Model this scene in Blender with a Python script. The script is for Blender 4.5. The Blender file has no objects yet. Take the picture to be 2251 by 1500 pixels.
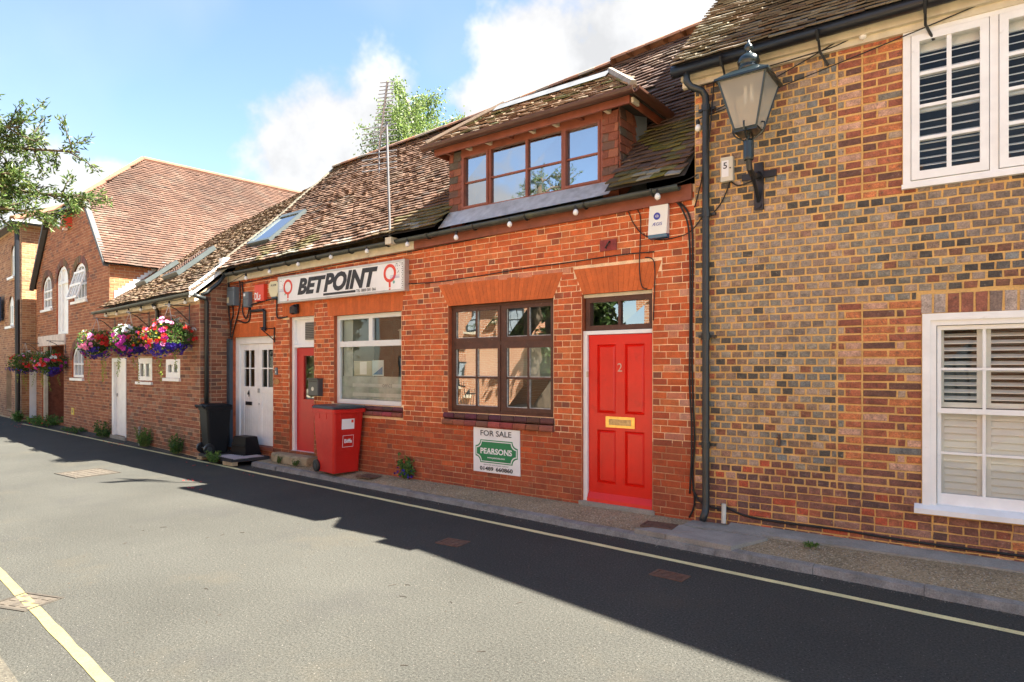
import bpy, math, random
from mathutils import Vector, Matrix, noise
R0 = random.Random(7)
sc = bpy.context.scene
PI = math.pi

# ---------------------------------------------------------------- camera, sky, sun, exposure
cam_d = bpy.data.cameras.new('camera')
cam = bpy.data.objects.new('camera', cam_d); sc.collection.objects.link(cam)
CAMZ = 1.78
cam.location = (0, 0, CAMZ)
cam.rotation_euler = (PI/2, 0, math.atan2(.60344, .79741))
cam_d.sensor_width = 36; cam_d.lens = 22.39; cam_d.shift_y = .0249
cam_d.clip_start = .05; cam_d.clip_end = 3000
sc.camera = cam
SUN = Vector((3.35, 2.12, 5.37)).normalized()          # direction towards the sun
EL = math.asin(SUN.z); AZ = math.atan2(SUN.x, SUN.y)
sc.view_settings.view_transform = 'Standard'; sc.view_settings.look = 'None'
sc.view_settings.gamma = 1; sc.view_settings.exposure = 2.75
sc.view_settings.use_curve_mapping = False
sun_d = bpy.data.lights.new('sun', 'SUN'); sun_d.energy = 5.0; sun_d.angle = math.radians(.53); sun_d.color = (1, .93, .82)
sun = bpy.data.objects.new('sun', sun_d); sc.collection.objects.link(sun)
sun.rotation_euler = (-SUN).to_track_quat('-Z', 'Y').to_euler(); sun.location = (10, 10, 20)
cy = sc.cycles; cy.max_bounces = 7; cy.diffuse_bounces = 4; cy.glossy_bounces = 3; cy.transmission_bounces = 4; cy.transparent_max_bounces = 12; cy.caustics_reflective = False; cy.caustics_refractive = False
world = bpy.data.worlds.new('World'); sc.world = world; world.use_nodes = True

def pixdir(px, py):
    k = (px-1125)/1400
    return Vector((-.60344+.79741*k, .79741+.60344*k, (806-py)/1400)).normalized()

def build_world():
    nt = world.node_tree; N = nt.nodes; L = nt.links; N.clear()
    out = N.new('ShaderNodeOutputWorld')
    sky = N.new('ShaderNodeTexSky'); sky.sky_type = 'NISHITA'; sky.sun_disc = False
    sky.sun_elevation = EL; sky.sun_rotation = AZ; sky.air_density = 1.0; sky.dust_density = .4; sky.ozone_density = 1.3
    bg = N.new('ShaderNodeBackground'); bg.inputs[1].default_value = .052; L.new(sky.outputs[0], bg.inputs[0])
    cb = N.new('ShaderNodeBackground'); cb.inputs[0].default_value = (1, .985, .96, 1); cb.inputs[1].default_value = .36
    mix = N.new('ShaderNodeMixShader'); L.new(bg.outputs[0], mix.inputs[1]); L.new(cb.outputs[0], mix.inputs[2]); L.new(mix.outputs[0], out.inputs[0])
    tc = N.new('ShaderNodeTexCoord'); D = tc.outputs['Generated']
    def math_(op, a, b=None, clamp=False):
        n = N.new('ShaderNodeMath'); n.operation = op; n.use_clamp = clamp
        for i, v in enumerate((a, b)):
            if v is None: continue
            if isinstance(v, (int, float)): n.inputs[i].default_value = v
            else: L.new(v, n.inputs[i])
        return n.outputs[0]
    nz = N.new('ShaderNodeTexNoise'); nz.inputs['Scale'].default_value = 7.5; nz.inputs['Detail'].default_value = 5; nz.inputs['Roughness'].default_value = .58
    L.new(D, nz.inputs['Vector'])
    nz2 = N.new('ShaderNodeTexNoise'); nz2.inputs['Scale'].default_value = 2.6; nz2.inputs['Detail'].default_value = 3
    L.new(D, nz2.inputs['Vector'])
    blobs = [(730, 345, .12), (640, 355, .06), (840, 245, .055), (1060, 240, .045), (1190, 115, .085), (1330, 125, .13), (1500, 60, .15), (40, 440, .085), (230, 420, .04)]
    # the same kind of heap clouds all round the sky
    rr = random.Random(3); gen = []
    for i in range(7):
        a = rr.uniform(0, 2*PI); e = rr.uniform(.22, .75)
        gen.append((Vector((math.cos(a)*math.cos(e), math.sin(a)*math.cos(e), math.sin(e))), rr.uniform(.16, .3)))
    gen.append((Vector((-.645, -.726, .215)).normalized(), .13))
    gen = [g for g in gen if g[0].dot(pixdir(1000, 400)) < .35]
    acc = None
    for c, r in [(pixdir(x, y), r) for x, y, r in blobs]+gen:
        d = N.new('ShaderNodeVectorMath'); d.operation = 'DISTANCE'; L.new(D, d.inputs[0]); d.inputs[1].default_value = c
        v = math_('SUBTRACT', 1.0, math_('DIVIDE', d.outputs['Value'], r*1.35))
        acc = v if acc is None else math_('SMOOTH_MAX', acc, v)
        if acc is not v: acc.node.inputs[2].default_value = .25
    acc = math_('MAXIMUM', acc, -.6)
    dens = math_('ADD', acc, math_('MULTIPLY', math_('SUBTRACT', nz.outputs[0], .5), 2.1))
    mr = N.new('ShaderNodeMapRange'); mr.interpolation_type = 'SMOOTHSTEP'
    L.new(dens, mr.inputs[0]); mr.inputs[1].default_value = .02; mr.inputs[2].default_value = .5; mr.inputs[3].default_value = 0; mr.inputs[4].default_value = .93
    thin = N.new('ShaderNodeMapRange'); L.new(nz2.outputs[0], thin.inputs[0]); thin.inputs[1].default_value = .45; thin.inputs[2].default_value = .8; thin.inputs[4].default_value = .35
    L.new(math_('MAXIMUM', mr.outputs[0], thin.outputs[0]), mix.inputs[0])
    # cloud bodies: softly uneven brightness
    cr = N.new('ShaderNodeMapRange'); L.new(nz.outputs[0], cr.inputs[0]); cr.inputs[1].default_value = .35; cr.inputs[2].default_value = .65; cr.inputs[3].default_value = .125; cr.inputs[4].default_value = .19
    L.new(cr.outputs[0], cb.inputs[1])
build_world()
world.cycles.sampling_method = 'MANUAL'; world.cycles.sample_map_resolution = 512

# ---------------------------------------------------------------- helpers
def S(r, g, b):
    f = lambda c: (c/255/12.92 if c <= 10 else ((c/255+.055)/1.055)**2.4)
    return (f(r), f(g), f(b))

class MB:
    def __init__(s): s.v = []; s.f = []; s.c = []
    def add(s, vs, fs, col=None):
        n = len(s.v); s.v += [tuple(p) for p in vs]; s.f += [tuple(n+i for i in q) for q in fs]
        s.c += [col or (1, 1, 1)]*len(vs)
    def quad(s, a, b, c, d, col=None): s.add([a, b, c, d], [(0, 1, 2, 3)], col)
    def box(s, lo, hi, col=None, M=None):
        x0, y0, z0 = lo; x1, y1, z1 = hi
        vs = [Vector(p) for p in ((x0,y0,z0),(x1,y0,z0),(x1,y1,z0),(x0,y1,z0),(x0,y0,z1),(x1,y0,z1),(x1,y1,z1),(x0,y1,z1))]
        if M: vs = [M @ v for v in vs]
        s.add(vs, [(0,3,2,1),(4,5,6,7),(0,1,5,4),(1,2,6,5),(2,3,7,6),(3,0,4,7)], col)
    def prism(s, poly, off, col=None):                 # poly: 3-D outline, extruded by vector off
        n = len(poly); off = Vector(off); a = [Vector(p) for p in poly]
        s.add(a+[p+off for p in a], [tuple(range(n-1, -1, -1)), tuple(range(n, 2*n))]+[(i, (i+1) % n, n+(i+1) % n, n+i) for i in range(n)], col)
    def tube(s, pts, r, n=8, col=None, cap=True):
        pts = [Vector(p) for p in pts]; m = len(pts); vs = []; fs = []
        rs = r if isinstance(r, (list, tuple)) else [r]*m
        ref = None
        for i, p in enumerate(pts):
            t = (pts[min(i+1, m-1)]-pts[max(i-1, 0)])
            if t.length < 1e-9: t = Vector((0, 0, 1))
            t.normalize()
            if ref is None: ref = Vector((0, 0, 1)) if abs(t.z) < .9 else Vector((1, 0, 0))
            a = t.cross(ref).normalized(); b = a.cross(t).normalized(); ref = b
            for j in range(n):
                w = 2*PI*j/n; vs.append(p+(a*math.cos(w)+b*math.sin(w))*rs[i])
        for i in range(m-1):
            for j in range(n): fs.append((i*n+j, i*n+(j+1) % n, (i+1)*n+(j+1) % n, (i+1)*n+j))
        if cap: fs += [tuple(range(n-1, -1, -1)), tuple(range((m-1)*n, m*n))]
        s.add(vs, fs, col)
    def lathe(s, prof, c, n=16, col=None, sq=None):    # prof: (radius, z) pairs round a vertical axis
        vs = []; fs = []; m = len(prof); c = Vector(c)
        for r, z in prof:
            for j in range(n):
                w = 2*PI*(j+.5)/n; k = 1
                vs.append(c+Vector((r*math.cos(w)*k, r*math.sin(w)*k, z)))
        for i in range(m-1):
            for j in range(n): fs.append((i*n+j, i*n+(j+1) % n, (i+1)*n+(j+1) % n, (i+1)*n+j))
        fs += [tuple(range(n-1, -1, -1)), tuple(range((m-1)*n, m*n))]
        s.add(vs, fs, col)

MATS = {}
def mat(name, base=None, rough=.8, var=.12, vscale=6, bump=0, bscale=60, metal=0, spec=.5, attr=False, fine=None, trans=0, coat=0, patches=None):
    if name in MATS: return MATS[name]
    m = bpy.data.materials.new(name); m.use_nodes = True; nt = m.node_tree; N = nt.nodes; L = nt.links
    p = N['Principled BSDF']; p.inputs['Roughness'].default_value = rough; p.inputs['Metallic'].default_value = metal
    p.inputs['Specular IOR Level'].default_value = spec
    if coat: p.inputs['Coat Weight'].default_value = coat; p.inputs['Coat Roughness'].default_value = .08
    if attr:
        a = N.new('ShaderNodeAttribute'); a.attribute_name = 'Col'; col = a.outputs['Color']
    else:
        a = N.new('ShaderNodeRGB'); a.outputs[0].default_value = (*base, 1); col = a.outputs[0]
    tc = N.new('ShaderNodeTexCoord'); O = tc.outputs['Object']
    def nz(scale, detail=3, rough_=.6):
        n = N.new('ShaderNodeTexNoise'); n.inputs['Scale'].default_value = scale; n.inputs['Detail'].default_value = detail; n.inputs['Roughness'].default_value = rough_
        L.new(O, n.inputs['Vector']); return n.outputs[0]
    def vary(col, src, amt):
        mr = N.new('ShaderNodeMapRange'); L.new(src, mr.inputs[0]); mr.inputs[1].default_value = .3; mr.inputs[2].default_value = .7; mr.inputs[3].default_value = 1-amt; mr.inputs[4].default_value = 1+amt
        v = N.new('ShaderNodeVectorMath'); v.operation = 'SCALE'; L.new(col, v.inputs[0]); L.new(mr.outputs[0], v.inputs['Scale']); return v.outputs[0]
    if var: col = vary(col, nz(vscale), var)
    if fine: col = vary(col, nz(fine[0], 3, .7), fine[1])
    for pa in patches or []:                            # (colour, noise scale, threshold, softness, strength)
        mr = N.new('ShaderNodeMapRange'); L.new(nz(pa[1], 4, .68), mr.inputs[0]); mr.inputs[1].default_value = pa[2]; mr.inputs[2].default_value = pa[2]+pa[3]; mr.inputs[4].default_value = pa[4]
        mx = N.new('ShaderNodeMix'); mx.data_type = 'RGBA'; L.new(mr.outputs[0], mx.inputs[0]); L.new(col, mx.inputs[6]); mx.inputs[7].default_value = (*pa[0], 1); col = mx.outputs[2]
    L.new(col, p.inputs['Base Color'])
    if bump:
        b = N.new('ShaderNodeBump'); b.inputs['Strength'].default_value = bump; b.inputs['Distance'].default_value = .01
        L.new(nz(bscale, 3, .7), b.inputs['Height']); L.new(b.outputs[0], p.inputs['Normal'])
    if trans:
        t = N.new('ShaderNodeBsdfTranslucent'); L.new(col, t.inputs[0]); mx = N.new('ShaderNodeMixShader'); mx.inputs[0].default_value = trans
        L.new(p.outputs[0], mx.inputs[1]); L.new(t.outputs[0], mx.inputs[2]); L.new(mx.outputs[0], N['Material Output'].inputs[0])
    MATS[name] = m; return m

def glass(name, refl=.3, tint=(.9, .95, .93), wob=.02, wscale=3, rough=0.0, blend=.2):
    m = bpy.data.materials.new(name); m.use_nodes = True; nt = m.node_tree; N = nt.nodes; L = nt.links; N.clear()
    o = N.new('ShaderNodeOutputMaterial'); mx = N.new('ShaderNodeMixShader'); t = N.new('ShaderNodeBsdfTransparent'); t.inputs[0].default_value = (*tint, 1)
    g = N.new('ShaderNodeBsdfGlossy'); g.inputs['Roughness'].default_value = rough; g.inputs[0].default_value = (.95, .97, 1, 1)
    lw = N.new('ShaderNodeLayerWeight'); lw.inputs[0].default_value = blend
    mr = N.new('ShaderNodeMapRange'); L.new(lw.outputs['Fresnel'], mr.inputs[0]); mr.inputs[3].default_value = refl; mr.inputs[4].default_value = 1
    tc = N.new('ShaderNodeTexCoord'); nz = N.new('ShaderNodeTexNoise'); nz.inputs['Scale'].default_value = wscale; nz.inputs['Detail'].default_value = 1; L.new(tc.outputs['Object'], nz.inputs[0])
    b = N.new('ShaderNodeBump'); b.inputs['Strength'].default_value = wob; b.inputs['Distance'].default_value = .2; L.new(nz.outputs[0], b.inputs['Height']); L.new(b.outputs[0], g.inputs['Normal'])
    L.new(mr.outputs[0], mx.inputs[0]); L.new(t.outputs[0], mx.inputs[1]); L.new(g.outputs[0], mx.inputs[2]); L.new(mx.outputs[0], o.inputs[0])
    return m

C = sc.collection
def empty(name, loc, label, cat, group=None):
    o = bpy.data.objects.new(name, None); C.objects.link(o); o.location = loc; o.empty_display_size = .2
    o['label'] = label; o['category'] = cat
    if group: o['group'] = group
    return o
def mesh_of(name, mb, m, smooth=False, colors=False):
    me = bpy.data.meshes.new(name); me.from_pydata(mb.v, [], mb.f)
    if colors:
        at = me.color_attributes.new('Col', 'FLOAT_COLOR', 'POINT')
        at.data.foreach_set('color', [x for c in mb.c for x in (*c, 1)])
    if smooth: me.polygons.foreach_set('use_smooth', [True]*len(me.polygons))
    me.materials.append(m); return me
def build(name, mb, m, parent=None, smooth=False, colors=False, label=None, cat=None, kind=None, group=None):
    o = bpy.data.objects.new(name, mesh_of(name, mb, m, smooth, colors)); C.objects.link(o)
    if parent is not None:
        o.parent = parent
        if parent.type == 'EMPTY': o.matrix_parent_inverse = Matrix.Translation(-Vector(parent.location))
    if label: o['label'] = label
    if cat: o['category'] = cat
    if kind: o['kind'] = kind
    if group: o['group'] = group
    return o
def visible_size(c):                                    # how large a piece at c shows in the picture (0 outside the frame)
    r = .79741*c[0]+.60344*c[1]; f = -.60344*c[0]+.79741*c[1]
    if f < .5: return 0
    px = 1125+1400*r/f; py = 806-1400*(c[2]-CAMZ)/f
    return 1/(f*f) if -20 < px < 2271 and -20 < py < 1520 else 0
def build_pieces(pieces, name, stuff_name, m, parent, limit=300, minimum=0):
    """pieces: list of (mb, centre, area). The largest in view become objects, the rest one joined part."""
    sc_ = sorted(range(len(pieces)), key=lambda i: -pieces[i][2]*visible_size(pieces[i][1]))
    top = set(i for i in sc_[:limit] if visible_size(pieces[i][1]) > 0)
    rest = MB()
    for i, (b, c, a) in enumerate(pieces):
        if i in top: build(name, b, m, parent, colors=True)
        else:
            n = len(rest.v); rest.v += b.v; rest.c += b.c; rest.f += [tuple(n+k for k in q) for q in b.f]
    if rest.v: build(stuff_name, rest, m, parent, colors=True, kind='stuff')

class Wall:
    """A wall plane: u runs along it to the right seen from outside, off stands out towards the viewer."""
    def __init__(s, P0, d):
        s.P = Vector((P0[0], P0[1], 0)); s.d = Vector((d[0], d[1], 0)).normalized(); s.n = Vector((s.d.y, -s.d.x, 0))
    def pt(s, u, z, off=0): 
        p = s.P+s.d*u+s.n*off; return Vector((p.x, p.y, z))
    def box(s, mb, u0, u1, z0, z1, o0, o1, col=None):
        P = s.pt
        mb.add([P(u0,z0,o1),P(u1,z0,o1),P(u1,z0,o0),P(u0,z0,o0),P(u0,z1,o1),P(u1,z1,o1),P(u1,z1,o0),P(u0,z1,o0)],
               [(0,3,2,1),(4,5,6,7),(0,1,5,4),(1,2,6,5),(2,3,7,6),(3,0,4,7)], col)
    def poly(s, mb, pts, o0, o1, col=None):
        mb.prism([s.pt(u, z, o1) for u, z in pts], -s.n*(o1-o0), col)
    def one_box(s, name, u0, u1, z0, z1, o0, o1, m, parent, **k):
        b = MB(); s.box(b, u0, u1, z0, z1, o0, o1); return build(name, b, m, parent, **k)

def wall_sheet(w, mb, u0, u1, ztop, z0, openings, reveal=.12, step=None, rmb=None, ends=True):
    """mortar face with openings cut out; ztop is a number or a function of u"""
    us = sorted(set([u0, u1]+[x for o in openings for x in o[:2] if u0 < x < u1]+([u0+i*step for i in range(1, int((u1-u0)/step))] if step else [])))
    f = ztop if callable(ztop) else (lambda u: ztop)
    for a, b in zip(us, us[1:]):
        m = (a+b)/2; cuts = sorted([(o[2], o[3]) for o in openings if o[0] < m < o[1]]); z = z0
        for lo, hi in cuts+[(None, None)]:
            if lo is None: mb.quad(w.pt(a, z), w.pt(b, z), w.pt(b, f(b)), w.pt(a, f(a)))
            else:
                if lo > z: mb.quad(w.pt(a, z), w.pt(b, z), w.pt(b, lo), w.pt(a, lo))
                z = hi
    for o in openings:
        a, b, lo, hi = o[:4]; r = -reveal
        for (p, q) in (((a, lo), (a, hi)), ((a, hi), (b, hi)), ((b, hi), (b, lo)), ((b, lo), (a, lo))):
            if ends or p[0] == q[0]: (rmb or mb).quad(w.pt(*p, .004), w.pt(*q, .004), w.pt(*q, r), w.pt(*p, r))

def sub(iv, cuts, mn=.025):
    out = [iv]
    for a, b in cuts:
        nx = []
        for p, q in out:
            if b <= p or a >= q: nx.append((p, q)); continue
            if a-p > mn: nx.append((p, a))
            if q-b > mn: nx.append((b, q))
        out = nx
    return [o for o in out if o[1]-o[0] > mn]

def brick_mb(w, u0, u1, z0, z1, proud, col, rg, jit=.002, ch=.004):
    b = MB(); J = lambda: rg.uniform(-jit, jit); pr = proud+rg.uniform(-.0015, .002)
    base = [(u0, z0), (u1, z0), (u1, z1), (u0, z1)]; front = [(u0+ch, z0+ch), (u1-ch, z0+ch), (u1-ch, z1-ch), (u0+ch, z1-ch)]
    jj = [(J(), J()) for _ in base]
    vs = [w.pt(u+j[0], z+j[1], -.003) for (u, z), j in zip(base, jj)]+[w.pt(u+j[0], z+j[1], pr-.003) for (u, z), j in zip(base, jj)]+[w.pt(u+j[0], z+j[1], pr+J()*.4) for (u, z), j in zip(front, jj)]
    b.add(vs, [(0,1,5,4),(1,2,6,5),(2,3,7,6),(3,0,4,7),(4,5,9,8),(5,6,10,9),(6,7,11,10),(7,4,8,11),(8,9,10,11)], col)
    return b

def brick_course_wall(w, z0, z1, course, u0, u1, pattern, joint, openings, colfn, rg, proud=.006, jit=.002, topfn=None, wav=0):
    """pattern(row) -> (start offset, list of brick lengths repeated). openings: (u0,u1,z0,z1) or functions zmid->(a,b) or None"""
    out = []; rows = int((z1-z0)/course)
    for j in range(rows):
        za = z0+j*course; zb = za+course; zm = (za+zb)/2; cuts = []
        for o in openings:
            if callable(o):
                r = o(zm)
                if r: cuts.append(r)
            elif o[2] < zm < o[3]: cuts.append((o[0]-joint/2, o[1]+joint/2))
        if topfn:
            lo, hi = topfn(zm); cuts += [(-99, lo), (hi, 999)]
        off, seq = pattern(j); u = u0-off; k = 0
        while u < u1:
            ln = seq[k % len(seq)]*(1+rg.uniform(-.02, .02)); k += 1
            a, b = max(u, u0), min(u+ln, u1); u += ln
            if b-a < .03: continue
            for p, q in sub((a, b), cuts):
                dz = wav*math.sin(p*1.7+j*.05) if wav else 0
                bm = brick_mb(w, p+joint/2, q-joint/2, za+joint/2+dz, zb-joint/2+dz, proud, colfn((p+q)/2, zm, q-p, rg), rg, jit)
                out.append((bm, w.pt((p+q)/2, zm), (q-p)*course))
    return out

def text_mb(body, size, fn, shear=0, bold=0, align='LEFT', width=None, spacing=1):
    """built-in font lettering; fn(x, y) -> world point"""
    cu = bpy.data.curves.new('lettering', 'FONT'); cu.body = body; cu.size = 1; cu.shear = shear; cu.offset = bold; cu.space_character = spacing; cu.resolution_u = 3
    o = bpy.data.objects.new('lettering', cu); C.objects.link(o)
    dg = bpy.context.evaluated_depsgraph_get(); dg.update()
    me = bpy.data.meshes.new_from_object(o.evaluated_get(dg))
    vs = [v.co.copy() for v in me.vertices]; fs = [tuple(p.vertices) for p in me.polygons]
    bpy.data.objects.remove(o); bpy.data.curves.remove(cu); bpy.data.meshes.remove(me)
    x0 = min(v.x for v in vs); x1 = max(v.x for v in vs); h = .70
    sy = size/h; sx = (width/(x1-x0)) if width else sy
    dx = {'LEFT': 0, 'CENTER': -(x1-x0)/2, 'RIGHT': -(x1-x0)}[align]
    b = MB(); b.add([fn((v.x-x0+dx)*sx, v.y*sy) for v in vs], fs); return b

def tiles(P, u0, u1, v0, v1, tw, gauge, colfn, rg, mask=None, thick=.016, lift=.042, jit=1.0):
    """plain tiles laid on the surface P(u, v): u along the eaves, v up the slope"""
    out = []; rows = int((v1-v0)/gauge)
    for j in range(rows+1):
        v = v0+j*gauge; off = tw/2 if j % 2 else 0; n = int((u1-u0)/tw)+2
        for i in range(n):
            a = u0+i*tw-off; b = a+tw
            a, b = max(a, u0), min(b, u1)
            if b-a < .03: continue
            um = (a+b)/2
            if mask and not mask(um, v+gauge/2): continue
            p0 = P(um, v); ex = (P(um+.05, v)-P(um-.05, v)).normalized(); ey = (P(um, v+gauge)-p0).normalized(); nn = ex.cross(ey).normalized()
            hw = (b-a)/2-.002; r = jit
            sk = rg.uniform(-.006, .006)*r; dz = rg.uniform(-.004, .006)*r; tl = rg.uniform(-.005, .005)*r; ln = gauge*1.55; dn = rg.uniform(-.008, .006)*r-(.03 if rg.random() < .025 else 0)
            q = lambda x, y, h: p0+ex*x+ey*(y+sk*x*4+dn)+nn*h
            l0 = lift+dz; l1 = .006
            vs = [q(-hw, 0, l0+tl), q(hw, 0, l0-tl), q(hw, ln, l1), q(-hw, ln, l1), q(-hw, 0, l0+tl-thick), q(hw, 0, l0-tl-thick), q(hw, ln, l1-thick), q(-hw, ln, l1-thick)]
            kk = 1+.38*noise.noise(Vector((um*.55, v*.4, 11))); m = MB(); m.add(vs, [(0,1,2,3),(4,5,1,0),(5,6,2,1),(7,4,0,3),(4,7,6,5)], tuple(x_*kk for x_ in colfn(um, v, p0, rg)))
            out.append((m, p0, (b-a)*gauge))
    return out
def mixc(a, b, t): return tuple(x+(y-x)*t for x, y in zip(a, b))
def pick(rg, pal):
    r = rg.random()*sum(p[0] for p in pal)
    for wt, c in pal:
        r -= wt
        if r <= 0: break
    k = rg.uniform(.9, 1.1); return tuple(x*k for x in c)
def nz3(x, y, z=0): return noise.noise(Vector((x, y, z)))

# materials -------------------------------------------------------------------------------
M_brick = mat('brick', attr=True, rough=.85, var=.2, vscale=11, bump=.6, bscale=70, fine=(85, .2), patches=[((.16, .06, .035), 13, .62, .1, .45), ((.55, .36, .27), 9, .64, .1, .3)])
M_brick_old = mat('old_brick', attr=True, rough=.75, var=.3, vscale=16, bump=.9, bscale=60, fine=(75, .35), patches=[((.50, .42, .32), 30, .6, .12, .4), ((.05, .042, .035), 24, .58, .1, .55)])
M_tile = mat('clay_tile', attr=True, rough=.92, var=.2, vscale=3, bump=.6, bscale=80, fine=(60, .2), patches=[((.24, .21, .15), 6, .62, .1, .45), ((.05, .042, .03), 4, .62, .1, .25)])
M_mortar = mat('mortar', S(240, 206, 164), rough=.95, var=.18, vscale=5, bump=.6, bscale=120, fine=(60, .15))
M_mortar_o = mat('ochre_mortar', S(218, 174, 108), rough=.95, var=.16, vscale=4, bump=.7, bscale=120, fine=(70, .15))
M_mortar_d = mat('grimy_mortar', S(188, 142, 104), rough=.95, var=.25, vscale=4, bump=.6, bscale=120, fine=(60, .2), patches=[(S(205, 170, 135), 3.5, .56, .1, .7)])
M_mortar_l = mat('grey_mortar', S(188, 160, 128), rough=.95, var=.2, vscale=4, bump=.5, bscale=120)
M_under = mat('roof_felt', (.035, .028, .022), rough=1, var=.2)
M_red_rub = mat('rubbed_brick', attr=True, rough=.8, var=.12, vscale=10, bump=.25, bscale=90, fine=(60, .1))
M_white = mat('white_paint', (.84, .84, .82), rough=.45, var=.06, vscale=5, bump=.1, bscale=30, patches=[((.50, .46, .38), 9, .66, .1, .4)])
M_cream = mat('cream_paint', (.62, .56, .42), rough=.6, var=.14, vscale=6, bump=.2, bscale=25, patches=[((.20, .16, .09), 7, .62, .12, .6)])
M_upvc = mat('window_plastic', (.74, .76, .74), rough=.35, var=.04)
M_brown = mat('brown_woodwork', (.085, .032, .018), rough=.6, var=.25, vscale=9, bump=.3, bscale=50, patches=[((.30, .24, .17), 24, .64, .1, .7)])
M_brown2 = mat('red_brown_paint', (.23, .068, .036), rough=.5, var=.2, vscale=6, bump=.2, bscale=40)
M_black = mat('black_iron', (.012, .013, .016), rough=.38, var=.2, vscale=12, bump=.1, bscale=60)
M_gutter = mat('dark_gutter', (.022, .026, .026), rough=.38, var=.3, vscale=8)
M_gutgreen = mat('weathered_gutter', (.05, .058, .05), rough=.5, var=.35, vscale=6, patches=[((.11, .12, .05), 5, .58, .15, .5)])
M_lead = mat('lead_sheet', (.42, .44, .46), rough=.5, var=.22, vscale=9, bump=.4, bscale=14, metal=.1)
M_jamb = mat('jamb_brick', (.40, .09, .03), rough=.85, var=.3, vscale=9, bump=.5, bscale=60)
M_doorred = mat('red_door_paint', (.70, .012, .003), rough=.32, var=.1, vscale=3, bump=.08, bscale=25, patches=[((.40, .008, .004), 4, .58, .15, .5), ((.30, .10, .06), 34, .68, .04, .5)])
M_dred = mat('deep_red_paint', (.50, .008, .008), rough=.35, var=.06, bump=.03)
M_slate = mat('slate_blue_paint', (.05, .075, .10), rough=.5, var=.1)
M_brass = mat('brass', (.72, .45, .13), rough=.28, metal=.9, var=.15, vscale=20)
M_steel = mat('galvanised_steel', (.42, .43, .44), rough=.4, metal=.8, var=.15)
M_concrete = mat('concrete', (.30, .28, .24), rough=.92, var=.2, vscale=4, bump=.5, bscale=60, fine=(80, .18), patches=[((.12, .12, .06), 3, .6, .15, .5)])
M_room = mat('dark_room', (.045, .05, .048), rough=.9, var=.2)
M_pale = mat('pale_blind', (.55, .60, .57), rough=.9, var=.08, vscale=3)
M_cable = mat('black_cable', (.012, .011, .010), rough=.6, var=.2)
M_plate_w = mat('white_board', (.82, .82, .81), rough=.4, var=.06, vscale=3, patches=[((.48, .45, .38), 7, .62, .2, .4)])
M_ink = mat('black_lettering', (.018, .018, .022), rough=.5, var=0)
G_house = glass('window_glass', .28, (.8, .88, .85), .007, 2.5)
G_dormer = glass('dormer_glass', .5, (.5, .6, .65), .006, 3)
G_clear = glass('clear_glass', .015, (.95, .98, .97), .006, 2)
G_shop = glass('shop_glass', .03, (.85, .9, .88), .006, 2)

def arch_pieces(w, parent, name, bl, br, tl, tr, zb, zt, n, o1, rg, label=None):
    b = MB(); g = .0015
    for i in range(n):
        x0, x1 = i/n, (i+1)/n
        a = bl+(br-bl)*x0+g; c = bl+(br-bl)*x1-g; d = tl+(tr-tl)*x0+g; e = tl+(tr-tl)*x1-g
        k = rg.uniform(.88, 1.1); w.poly(b, [(a, zb), (c, zb), (e, zt), (d, zt)], -.1, o1+rg.uniform(0, .0015), tuple(v*k for v in (.56, .125, .026)))
    return build(name, b, M_red_rub, parent, colors=True)

def window(w, parent, u0, u1, z0, z1, off, us, zs, fm, gm, fw=.05, bw=.025, fd=.07, name='window', sash=None, room=M_room, roomdepth=.7, back=None, barm=None, panes=True):
    """frame mesh + one pane object per light. us/zs: bar positions (centre, width)"""
    b = MB()
    for a in ((u0, u0+fw, z0, z1), (u1-fw, u1, z0, z1), (u0+fw, u1-fw, z0, z0+fw), (u0+fw, u1-fw, z1-fw, z1)): w.box(b, *a, off-fd, off)
    ub = [u0+fw]; 
    for c, wd in us:
        w.box(b, c-wd/2, c+wd/2, z0+fw, z1-fw, off-fd+.004, off-.004 if wd > .035 else off-.014)
    e = .0
    zb = [z0+fw]
    for c, wd in zs:
        w.box(b, u0+fw, u1-fw, c-wd/2, c+wd/2, off-fd+.007, off-.002 if wd > .035 else off-.017)
    o = build(name, b, fm, parent)
    if panes:
        ua = [u0+fw]+[x for c, wd in us for x in (c-wd/2, c+wd/2)]+[u1-fw]; za = [z0+fw]+[x for c, wd in zs for x in (c-wd/2, c+wd/2)]+[z1-fw]
        for i in range(0, len(ua), 2):
            for j in range(0, len(za), 2):
                p = MB(); du = R0.uniform(-.0015, .0015); g = off-fd*.55
                A = [(ua[i]-.004, za[j]-.004, g+du), (ua[i+1]+.004, za[j]-.004, g-du), (ua[i+1]+.004, za[j+1]+.004, g+du*.5), (ua[i]-.004, za[j+1]+.004, g-du*.5)]
                p.quad(*[w.pt(*q) for q in A]); build('pane', p, gm, o)
    if room:
        r = MB(); d0, d1 = off-fd-.005, off-fd-roomdepth
        q = [(u0, z0), (u1, z0), (u1, z1), (u0, z1)]; x = [(u0-.3, z0-.2), (u1+.3, z0-.2), (u1+.3, z1+.2), (u0-.3, z1+.2)]
        for i in range(4):
            k = (i+1) % 4; r.quad(w.pt(*q[i], d0), w.pt(*q[k], d0), w.pt(*x[k], d1), w.pt(*x[i], d1))
        r.quad(*[w.pt(*c, d1) for c in x]); build('room_interior', r, room, o)
    return o

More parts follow.
